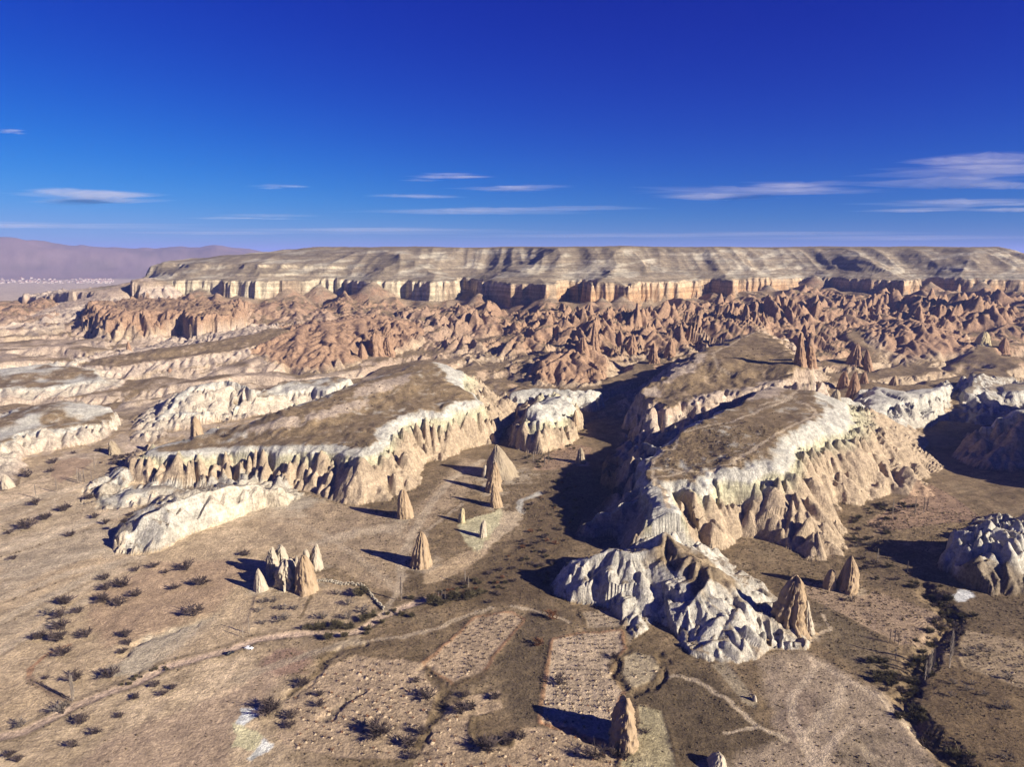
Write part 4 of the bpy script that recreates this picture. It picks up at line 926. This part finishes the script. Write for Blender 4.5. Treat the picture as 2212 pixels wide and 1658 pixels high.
shrubs(crop([(470,680,90),(440,755,70),(240,800,120),(320,1040,110),(560,1090,120),(400,1165,120),(240,1245,170),(610,1310,100),(820,1155,90),(910,1205,90),(1075,1195,70),(770,990,100),(1180,1610,80),(1330,1580,100),(1610,1600,150),(1430,1630,70),(2110,1475,90),(1130,1130,60),(80,1290,70),(120,1510,80),(640,600,50),(850,580,60),(1050,640,70),(1100,620,60),(990,690,70),(1950,450,60)], 0, 831.2), SHR,
  'round dark bush on the left slopes below the white ledges', 'bushes on the left slopes')
# scattered growth: gully, shaded valleys
def scatter_line(L, n, wid, sz, kinds, label, group, name, seed):
    rg = np.random.default_rng(seed); P = path(L); seg = [(P[i], P[i + 1]) for i in range(len(P) - 1)]; ln = np.array([math.hypot(b[0] - a[0], b[1] - a[1]) for a, b in seg]); pr = ln / ln.sum(); pts = []
    for _ in range(n):
        a, b = seg[rg.choice(len(seg), p=pr)]; f_ = rg.random(); pts.append((a[0] + (b[0] - a[0]) * f_ + rg.normal(0, wid), a[1] + (b[1] - a[1]) * f_ + rg.normal(0, wid)))
    pts = np.array(pts); zz = gz(pts[:, 0], pts[:, 1])
    for i, (p, z_) in enumerate(zip(pts, zz)): plant(name, kinds[i % len(kinds)], (p[0], p[1], z_), rg.uniform(*sz), label, 'shrub', group)
def scatter_area(L, n, sz, kinds, label, group, name, seed):
    rg = np.random.default_rng(seed); P = path(L); a = np.array([p[:2] for p in P]); pts = []
    while len(pts) < n:
        x = rg.uniform(a[:, 0].min(), a[:, 0].max()); y = rg.uniform(a[:, 1].min(), a[:, 1].max())
        if inside(np.array([x]), np.array([y]), P)[0]: pts.append((x, y))
    pts = np.array(pts); zz = gz(pts[:, 0], pts[:, 1])
    for i, (p, z_) in enumerate(zip(pts, zz)): plant(name, kinds[i % len(kinds)], (p[0], p[1], z_), rg.uniform(*sz), label, 'shrub', group)
scatter_line([(1998,1262),(2012,1290),(2040,1312),(2062,1335),(2040,1362),(2015,1400),(1990,1440),(1962,1480),(1945,1505),(1962,1540),(1995,1580),(2040,1620),(2090,1670)], 80, 5.0, (1.4, 3.2), SHO + SHR[:2], 'dense bush lining the dark stream gully on the right', 'bushes along the stream gully', 'gully_bush', 1)
scatter_area([(1130,1105),(1180,1060),(1240,1010),(1270,1090),(1230,1150),(1190,1230),(1190,1290),(1060,1310),(960,1290),(1000,1262),(1080,1215),(1140,1150)], 85, (0.9, 2.3), SHR + SHO + SHRED, 'dark bush in the scrubby valley floor between the two tablelands', 'bushes of the middle valley', 'valley_bush', 2)
scatter_line([(1120,985),(1160,1010),(1190,985),(1220,960),(1250,930)], 26, 5, (1.0, 2.2), SHO, 'bush at the foot of the white butte', 'bushes below the butte', 'valley_bush', 3)
scatter_area([(1840,1120),(1900,1090),(1960,1085),(1990,1100),(1940,1150),(1900,1200),(1950,1260),(1990,1280),(1900,1290),(1850,1210)], 60, (1.2, 2.8), SHO + SHR[:3] + SHG[:1], 'bush in the scrub strip of the right-hand valley', 'bushes of the right valley', 'valley_bush', 4)
scatter_area([(1880,1420),(1930,1440),(1940,1480),(1900,1500),(1880,1470)], 14, (1.5, 2.8), SHO, 'dark bush left of the gully bend', 'bushes at the gully bend', 'gully_bush', 5)
scatter_area([(420,955),(640,940),(780,900),(900,850),(940,800),(900,815),(700,875),(520,930)], 26, (0.5, 1.1), SHR, 'small dark shrub dotted on the brown top of the middle tableland', 'shrubs on the middle tableland', 'plateau_shrub', 21)
scatter_area([(1430,1000),(1550,990),(1640,940),(1720,890),(1640,895),(1500,940)], 24, (0.4, 0.9), SHR, 'small dark shrub dotted on the brown top of the right tableland', 'shrubs on the right tableland', 'plateau_shrub', 22)
scatter_area([(1450,830),(1520,790),(1640,735),(1690,770),(1640,820),(1520,850)], 22, (0.5, 1.2), SHR, 'small dark shrub dotted on the far brown upland, right', 'shrubs on the far upland', 'plateau_shrub', 23)
scatter_line([(235,1000),(255,985),(275,990),(290,975)], 14, 4, (1.0, 2.0), SHR, 'dark bush at the left end of the middle tableland', 'bushes at the tableland end', 'valley_bush', 6)
scatter_line([(900,1300),(950,1285),(1010,1280),(1060,1275),(1110,1250)], 26, 4, (0.9, 2.0), SHO + SHRED, 'bush in the hedge east of the track fork', 'bushes of the hedge', 'hedge_bush', 7)
scatter_line([(300,1470),(250,1490),(340,1452),(390,1440)], 12, 1.5, (0.7, 1.4), SHO, 'low bush in the ditch below the dirt road, lower left', 'ditch bushes', 'ditch_bush', 8)
for L, lab, grp in (([(172,1044,28),(176,1046,26),(182,1042,24),(168,1040,26)], 'bare pale poplar in the row beside the left field', 'poplars by the left field'), ([(123,1064,28),(205,1018,26),(78,1078,30),(198,1040,20)], 'single bare pale poplar on the left valley floor', 'lone poplars on the left'),
                    ([(157,1518,60),(160,1514,52)], 'tall bare poplar at the corner of the pale field, lower left', 'corner poplars'), ([(539,1371,34),(525,1379,26)], 'thin bare poplar beside the road above the white car', 'poplars above the car'),
                    ([(867,1299,50)], 'tall thin poplar at the fork of the track', None), ([(1005,1262,28),(955,1300,24),(962,1302,24),(948,1303,22),(1012,1270,24)], 'pale poplar in the thicket where the road ends', 'poplars in the thicket'),
                    ([(1176,1008,26),(1152,1000,22),(1140,998,20),(1185,1002,30)], 'bare poplar below the white butte', 'poplars below the butte'), ([(1928,1115,34),(1976,1115,34),(1995,1110,32),(2002,1106,28)], 'bare poplar in the right-hand valley', 'poplars of the right valley'),
                    ([(2008,1460,54),(2003,1464,48),(2015,1452,50),(1998,1470,40)], 'bushy pale poplar on the near bank of the gully', 'poplars on the near bank'), ([(2051,1444,76)], 'tall bare poplar on the far bank of the gully', None), ([(1932,1392,30),(1922,1388,28),(1940,1396,26),(1934,1428,24)], 'small bare poplar casting a long shadow up the slope', 'poplars below the sloping field'),
                    ([(1895,1218,30),(1960,1240,26)], 'bare tree standing in the right valley scrub', 'bare trees in the right scrub')):
    for i, (u, v, h) in enumerate(L):
        p = surf(u, v); plant('poplar_tree', POPS[i % 3], p, h * mpp(p) / 0.86, lab, 'tree', grp)

# ---- dry tussocks on the near scrub, too many to count
rgt = np.random.default_rng(31); n_t = 60000
tr = np.sqrt(rgt.uniform(235 ** 2, 640 ** 2, n_t)); ta = rgt.uniform(-0.66, 0.66, n_t); tx, ty = tr * np.sin(ta), tr * np.cos(ta)
kc = np.clip(np.searchsorted(AZ, ta), 0, NC - 1); kk_ = np.array([kc[i] * NRR + min(int(np.searchsorted(GR[kc[i]], tr[i])), NRR - 1) for i in range(n_t)])
keep = (rgt.random(n_t) < VEG[kk_] * (0.25 + 0.75 * sm(n2[kk_], -0.2, 0.3))) & (NZ[kk_] > 0.8)
tx, ty, tz = tx[keep], ty[keep], Z[kk_[keep]]; n_t = len(tx); rs_ = rgt.uniform(0.2, 0.65, n_t) * (0.6 + tr[keep] / 600)
ang3 = rgt.uniform(0, 6.28, n_t)[:, None] + np.array([0, 2.09, 4.19])[None, :]
tv = np.zeros((n_t, 4, 3)); tv[:, :3, 0] = tx[:, None] + rs_[:, None] * np.cos(ang3); tv[:, :3, 1] = ty[:, None] + rs_[:, None] * np.sin(ang3); tv[:, :3, 2] = tz[:, None] - 0.1
tv[:, 3, 0] = tx + rgt.normal(0, 0.1, n_t); tv[:, 3, 1] = ty; tv[:, 3, 2] = tz + rs_ * rgt.uniform(0.6, 1.2, n_t)
tf = (np.arange(n_t) * 4)[:, None, None] + np.array([[0, 1, 3], [1, 2, 3], [2, 0, 3]])[None]
me = bpy.data.meshes.new('dry_tussocks'); me.vertices.add(n_t * 4); me.vertices.foreach_set('co', tv.astype(np.float32).ravel()); me.loops.add(n_t * 9); me.loops.foreach_set('vertex_index', tf.astype(np.int32).ravel())
me.polygons.add(n_t * 3); me.polygons.foreach_set('loop_start', np.arange(0, n_t * 9, 3, dtype=np.int32)); me.update(calc_edges=True); me.materials.append(plain_material('dry_grass', (0.15, 0.112, 0.066), 1.0, 0.0, 0, 0.5, 0.5))
o = bpy.data.objects.new('dry_tussocks', me); COL.objects.link(o); o['kind'] = 'stuff'
# ---- vines: pruned stumps in rows
def vine_mesh(seed, mat):
    rg = np.random.default_rng(seed); V, F = [], []
    stick(V, F, (0, 0, -0.2), (0.02, 0.02, 0.35), 0.09, 0.07)
    for k in range(14):
        az = rg.uniform(0, 6.28); e_ = rg.uniform(0.1, 1.0); L_ = rg.uniform(0.4, 0.85)
        m_ = (math.cos(az) * 0.25, math.sin(az) * 0.25, 0.35 + 0.2 * e_); stick(V, F, (0, 0, 0.3), m_, 0.06, 0.045); stick(V, F, m_, (math.cos(az + rg.normal(0, .4)) * L_, math.sin(az + rg.normal(0, .4)) * L_, 0.35 + 0.5 * e_), 0.045, 0.025)
    me = mesh('grape_vine', V, F, mat); b0 = len(V)
    for k in range(8): V.append((0.5 + math.cos(k * .785) * 0.85 * rg.uniform(.8, 1.2), -0.3 + math.sin(k * .785) * 0.75 * rg.uniform(.8, 1.2), -0.12))
    V.append((0.5, -0.3, 0.32)); nf = len(F)
    for k in range(8): F.append((b0 + k, b0 + (k + 1) % 8, b0 + 8))
    me = mesh('grape_vine', V, F, mat); me.materials.append(M_SOIL)
    for k in range(nf, len(F)): me.polygons[k].material_index = 1
    return me
M_SOIL = plain_material('heaped_soil', (0.45, 0.345, 0.225), 1.0, 0.0)
M_VINE = plain_material('vine_wood', (0.060, 0.040, 0.028), 1.0, 0.0)
VM = [vine_mesh(300 + i, M_VINE) for i in range(4)]; VR = [vine_mesh(310 + i, M_RUST) for i in range(3)]
rgv = np.random.default_rng(77); ALLV = []
for key, sp, ang_, red, lab in (('upper', 3.6, -0.62, .15, 'pruned vine in the tilted plot left of the long one'), ('long', 3.7, -0.05, .12, 'pruned vine in the long rectangular plot beside the big slab of rock'), ('round', 5.5, 0.3, 0, 'pruned vine in the small rounded plot'), ('rocky', 4.0, 0.2, .2, 'pruned vine in the small plot under the front white hill'),
                                ('broad', 4.4, -0.5, .45, 'pruned vine in the broad plot above the white and yellow spoil'), ('lower', 4.6, 0.4, .6, 'rusty vine in the ploughed plot along the bottom edge'), ('right', 4.4, 0.3, 0, 'dark vine in the plot at the right edge'), ('slope', 4.6, -0.35, .3, 'vine in the sloping plot right of the tower rock'), ('valley', 5.5, 0.2, .5, 'vine in the half-shaded valley field'), ('far', 5.0, 0.3, .2, 'vine in the small field under the butte')):
    P = PLOTS[key][0]; a = np.array([p[:2] for p in P]); c0 = a.mean(0); R0 = np.abs(a - c0).max() * 1.5; n = int(R0 / sp)
    ii, jj = np.meshgrid(np.arange(-n, n + 1), np.arange(-n, n + 1)); gx_ = (ii * sp + rgv.normal(0, .55, ii.shape)).ravel(); gy_ = (jj * sp * 1.1 + rgv.normal(0, .55, ii.shape)).ravel()
    x_ = c0[0] + gx_ * math.cos(ang_) - gy_ * math.sin(ang_); y_ = c0[1] + gx_ * math.sin(ang_) + gy_ * math.cos(ang_)
    d_ = pdist(x_, y_, P, True)[0]; k_ = inside(x_, y_, P) & (d_ > 1.0) & (rgv.random(len(x_)) > 0.22) & (np.hypot(x_, y_) > 250)
    x_, y_ = x_[k_], y_[k_]
    if len(x_) == 0: continue
    z_ = gz(x_, y_)
    for q_ in range(len(x_)): ALLV.append((x_[q_], y_[q_], z_[q_], rgv.random() < red, lab, key))
ALLV.sort(key=lambda t: t[1])
rest_v, rest_f = [], []
for i, (x_, y_, z_, rd, lab, key) in enumerate(ALLV):
    me = (VR if rd else VM)[i % 3]; sc_ = rgv.uniform(0.85, 1.75)
    if i < 300:
        o = bpy.data.objects.new('grape_vine', me); COL.objects.link(o); o.location = (x_, y_, z_); o.rotation_euler = (0, 0, rgv.uniform(0, 6.28)); o.scale = (sc_,) * 3
        tag(o, lab, 'vine', 'vines of the ' + key + ' plot')
    else:
        vv = np.array([v.co[:] for v in me.vertices]) * sc_ + (x_, y_, z_); b_ = len(rest_v); rest_v.extend(vv.tolist()); rest_f.extend([tuple(k2 + b_ for k2 in p_.vertices) for p_ in me.polygons if p_.material_index == 0])
if rest_v:
    o = bpy.data.objects.new('grape_vines', mesh('grape_vines', rest_v, rest_f, M_VINE)); COL.objects.link(o); o['kind'] = 'stuff'; tag(o, 'more distant pruned vines dotted over the valley fields', 'vines')

# ---- rubble wall beside the rock cluster
M_STONE = rock_material('wall_stone', (0.34, 0.29, 0.21), (0.50, 0.44, 0.34), 1.2, False)
rgs = np.random.default_rng(9); STN = []
for i in range(5):
    import bmesh
    bm = bmesh.new(); bmesh.ops.create_icosphere(bm, subdivisions=1, radius=0.5)
    for v in bm.verts: v.co *= 1 + rgs.normal(0, 0.10); v.co.z *= 0.75
    me = bpy.data.meshes.new('stone'); bm.to_mesh(me); bm.free(); me.materials.append(M_STONE); STN.append(me)
WL = path([(673,1261),(695,1257),(715,1259),(739,1265),(760,1264),(780,1267),(792,1277),(802,1288),(813,1303),(828,1318)])
wall = empty('stone_wall', WL[0], 'rough pale boulder wall curving right from the rock cluster', 'wall')
pw = dens(WL, False, 1.5)
for i, p in enumerate(pw):
    for row in (0, 1):
        o = child('stone', STN[rgs.integers(5)], wall, (p[0] - WL[0][0] + rgs.normal(0, .25), p[1] - WL[0][1] + rgs.normal(0, .2) + row * 1.1, p[2] - WL[0][2] + 0.35 + row * 0.5)); s_ = rgs.uniform(1.2, 2.0); o.scale = (s_, s_, s_ * .85); o.rotation_euler = tuple(rgs.uniform(0, 6, 3))

# ---- two parked cars
def lofted(name, secs, mat, parent, smooth=True):
    V = []; F = []; n = len(secs[0])
    for s_ in secs: V += s_
    for i in range(len(secs) - 1):
        for k in range(n): F.append((i * n + k, i * n + (k + 1) % n, (i + 1) * n + (k + 1) % n, (i + 1) * n + k))
    F.append(tuple(range(n))[::-1]); F.append(tuple((len(secs) - 1) * n + k for k in range(n)))
    return child(name, mesh(name, V, F, mat, smooth), parent)
def car(u, v, rz, paint, label):
    p = surf(u, v); o = empty('parked_car', p, label, 'car', None, rz, 1.0)
    def sec(x, w, z0_, z1, tw): return [(x, -w, z0_), (x, -w, (z0_ + z1) / 2), (x, -w * tw, z1), (x, w * tw, z1), (x, w, (z0_ + z1) / 2), (x, w, z0_)]
    body = lofted('body', [sec(-2.2, .74, .32, .78, .92), sec(-2.0, .86, .24, .92, .92), sec(-.9, .88, .22, .96, .94), sec(.7, .88, .22, .94, .94), sec(1.7, .86, .24, .84, .9), sec(2.15, .72, .32, .68, .9)], paint, o, False)
    lofted('cabin', [sec(-1.75, .72, .93, 1.02, .95), sec(-1.15, .74, .93, 1.44, .78), sec(.15, .74, .93, 1.46, .78), sec(.95, .72, .92, .98, .95)], paint, o, False)
    def pane(pts): child('window', mesh('window', pts, [(0, 1, 2, 3)], M_GLASS), o)
    pane([(.93, -.60, 1.0), (.93, .60, 1.0), (.26, .50, 1.435), (.26, -.50, 1.435)]); pane([(-1.72, .58, 1.06), (-1.72, -.58, 1.06), (-1.24, -.50, 1.42), (-1.24, .50, 1.42)])
    for s_ in (-1, 1): pane([(-1.1, s_ * .735, 1.0), (.6, s_ * .735, 1.0), (.12, s_ * .625, 1.40), (-1.0, s_ * .625, 1.40)])
    for x in (-1.35, 1.35):
        for s_ in (-1, 1):
            V = []; F = []; n = 14
            for k in range(n):
                th = 2 * math.pi * k / n; V += [(x + .32 * math.cos(th), s_ * .70, .32 + .32 * math.sin(th)), (x + .32 * math.cos(th), s_ * .90, .32 + .32 * math.sin(th))]
            for k in range(n): F.append((2 * k, 2 * k + 1, (2 * k + 3) % (2 * n), (2 * k + 2) % (2 * n)))
            F.append(tuple(2 * k + 1 for k in range(n))); child('wheel', mesh('wheel', V, F, M_TYRE), o)
    for s_ in (-1, 1): child('headlight', mesh('headlight', [(2.16, s_ * .38, .55), (2.16, s_ * .66, .55), (2.14, s_ * .66, .68), (2.14, s_ * .38, .68)], [(0, 1, 2, 3)], M_LAMP), o)
M_GLASS = plain_material('car_glass', (0.012, 0.014, 0.016), 0.1, 0.5, 0, 0.1); M_TYRE = plain_material('tyre_rubber', (0.02, 0.02, 0.02)); M_LAMP = plain_material('lamp_glass', (0.6, 0.6, 0.6), 0.2, 0.5)
car(538, 1403, math.radians(-12), plain_material('white_paint', (0.80, 0.80, 0.80), 0.35, 0.4, 0, 0.03), 'white car parked on the grass just below the dirt road')
car(497, 1414, math.radians(52), plain_material('black_paint', (0.012, 0.013, 0.016), 0.3, 0.4, 0, 0.1), 'black car parked beside the road, left of the white one')

# ---- the town on the plain
M_WALLH = plain_material('house_plaster', (0.42, 0.37, 0.33), 0.9, 0.1, 0, 0.3); M_ROOF = plain_material('red_tiles', (0.32, 0.16, 0.11), 0.9, 0.1, 0, 0.2)
def house_meshes(w, d, h, r_):
    V = [(-w, -d, -6), (w, -d, -6), (w, d, -6), (-w, d, -6), (-w, -d, h), (w, -d, h), (w, d, h), (-w, d, h)]
    a = mesh('wall', V, [(0, 1, 5, 4), (1, 2, 6, 5), (2, 3, 7, 6), (3, 0, 4, 7), (4, 5, 6, 7)], M_WALLH)
    e = 1.08; V = [(-w * e, -d * e, h), (w * e, -d * e, h), (w * e, d * e, h), (-w * e, d * e, h), (-w * .6, 0, h + r_), (w * .6, 0, h + r_)]
    return a, mesh('roof', V, [(0, 1, 5, 4), (2, 3, 4, 5), (1, 2, 5), (3, 0, 4), (3, 2, 1, 0)], M_ROOF)
HS = [house_meshes(11, 9, 9, 4), house_meshes(14, 9, 13, 3), house_meshes(9, 8, 7, 4)]
rgh = np.random.default_rng(4); spots = [(rgh.uniform(-20, 245), rgh.uniform(603, 613)) for _ in range(170)] + [(184 + 6 * i, 603.5 + 0.2 * i) for i in range(8)]
for i, (u, v) in enumerate(spots):
    a, f_, d_ = ray(u, v); t_ = (-60 - CAMZ) / d_; x_, y_ = float(a * t_), float(f_ * t_)
    zh = float(far_z(np.array([x_]), np.array([y_]), z0f(np.array([x_]), np.array([y_])))[0])
    o = empty('town_house', (x_, y_, zh), 'tiny pale house with reddish roof in the distant town, far left', 'house', 'houses of the distant town', rgh.uniform(0, 3.14), rgh.uniform(0.5, 0.95))
    pr_ = HS[i % 3]; child('wall', pr_[0], o); child('roof', pr_[1], o)

# ---- thin lens clouds
def vol_material(name, col, dens_, aniso=0.0):
    m = bpy.data.materials.new(name); m.use_nodes = True; t = m.node_tree; t.nodes.clear()
    o = t.nodes.new('ShaderNodeOutputMaterial'); v = t.nodes.new('ShaderNodeVolumePrincipled'); v.inputs['Color'].default_value = (*col, 1); v.inputs['Density'].default_value = dens_; v.inputs['Anisotropy'].default_value = aniso
    t.links.new(v.outputs[0], o.inputs['Volume']); return m
CL = [(185,420,160,35,'broad lens cloud low over the far hills, left'),(22,284,29,6,'small wisp at the left edge, highest in the sky'),(600,402,68,9,'faint ragged wisp left of centre'),(955,382,90,10,'slim lens cloud just left of centre'),(1090,407,110,9,'thin cloud bar below the slim lens cloud'),(915,424,99,8,'faint thin streak left of the cloud bar'),(1075,456,264,20,'long faint streak above the middle of the mesa'),(575,466,121,9,'faint long wisp over the left hills'),
      (1590,412,226,23,'long bright lens cloud right of centre'),(2110,372,246,46,'big layered cloud at the right edge'),(2090,440,220,18,'long streak under the big right cloud'),(1500,508,462,10,'pale veil low over the mesa, right of centre'),(800,500,462,12,'pale veil low over the mesa, left of centre'),(1900,514,418,9,'pale veil low over the mesa at right'),(150,490,363,13,'pale veil low over the left hills')]
for i, (u, v, hw, hh, lab) in enumerate(CL):
    rg = np.random.default_rng(500 + i); a, f_, d_ = ray(u, v); t_ = 3600.0 / d_; x_, y_ = float(a * t_), float(f_ * t_); s_ = t_ / FPX
    cl = empty('cloud', (x_, y_, 3600.0 + CAMZ), lab, 'cloud')
    faint = 'veil' in lab or 'faint' in lab
    for q in range(4 if faint else 7):
        fx_ = rg.uniform(0.35, 0.8) if q else 1.0; A_, B_, C_ = hw * s_ * fx_, hw * s_ * 0.5 * fx_, hh * s_ * 0.55 * (rg.uniform(0.2, 0.5) if q else 0.5)
        nu, nv = 72, 10; F = []
        rad_, th = np.meshgrid(np.concatenate([np.linspace(0.02, 1, nv), np.linspace(1, 0.02, nv)[1:]]), 2 * math.pi * np.arange(nu) / nu, indexing='ij')
        n_ = fbm(np.cos(th) * 2.4 + i * 9.0 + q * 3.3, np.sin(th) * 2.4, 5, 40 + i, 0.6); sg = np.where(np.arange(2 * nv - 1)[:, None] < nv, -1.0, 1.0)
        w_ = rad_ * (1 + 0.7 * n_); hz_ = sg * (1 - rad_ ** 2) ** 1.5 * (1 + 0.5 * n_)
        V = np.stack([A_ * w_ * np.cos(th), B_ * w_ * np.sin(th), C_ * hz_], 2).reshape(-1, 3)
        for j_ in range(2 * nv - 2):
            for k in range(nu): F.append((j_ * nu + k, j_ * nu + (k + 1) % nu, (j_ + 1) * nu + (k + 1) % nu, (j_ + 1) * nu + k))
        F.append(tuple(range(nu))[::-1]); F.append(tuple((2 * nv - 2) * nu + k for k in range(nu)))
        child('layer', mesh('layer', V, F, vol_material('cloud_vapour', (1.0, 0.95, 0.97), (0.26 if faint else 0.32) / (2 * B_), 0.0), True), cl,
              (0, 0, 0) if q == 0 else (rg.uniform(-0.7, 0.7) * hw * s_, rg.uniform(-0.3, 0.3) * hw * s_, rg.uniform(-0.75, 0.75) * hh * s_))
# ---- the air
V = [(x_, y_, z_) for z_ in (-140, 470) for (x_, y_) in ((-64000, -64000), (64000, -64000), (64000, 64000), (-64000, 64000))]
hz = bpy.data.objects.new('haze', mesh('haze', V, [(3, 2, 1, 0), (4, 5, 6, 7), (0, 1, 5, 4), (1, 2, 6, 5), (2, 3, 7, 6), (3, 0, 4, 7)], vol_material('air', (0.36, 0.46, 1.0), 0.000045, 0.0))); COL.objects.link(hz); hz['kind'] = 'stuff'


# ---- labels: things of one kind are told apart by their order across the picture
ORD = ['first', 'second', 'third', 'fourth', 'fifth', 'sixth', 'seventh', 'eighth', 'ninth', 'tenth', 'eleventh', 'twelfth', 'thirteenth', 'fourteenth', 'fifteenth', 'sixteenth', 'seventeenth', 'eighteenth', 'nineteenth', 'twentieth', 'twenty-first', 'twenty-second', 'twenty-third', 'twenty-fourth', 'twenty-fifth', 'twenty-sixth', 'twenty-seventh', 'twenty-eighth']
by = {}
for o in COL.objects:
    if o.parent is None and 'group' in o: by.setdefault((o['group'], o['label']), []).append(o)
for (g_, l_), L in by.items():
    if 1 < len(L) <= 28 and 'vine' not in L[0]['category'] and L[0]['category'] != 'house':
        L.sort(key=lambda o: o.location.x / o.location.y)
        for i, o in enumerate(L): o['label'] = l_ + ', ' + ('leftmost' if i == 0 else 'rightmost' if i == len(L) - 1 else ORD[i] + ' from left')
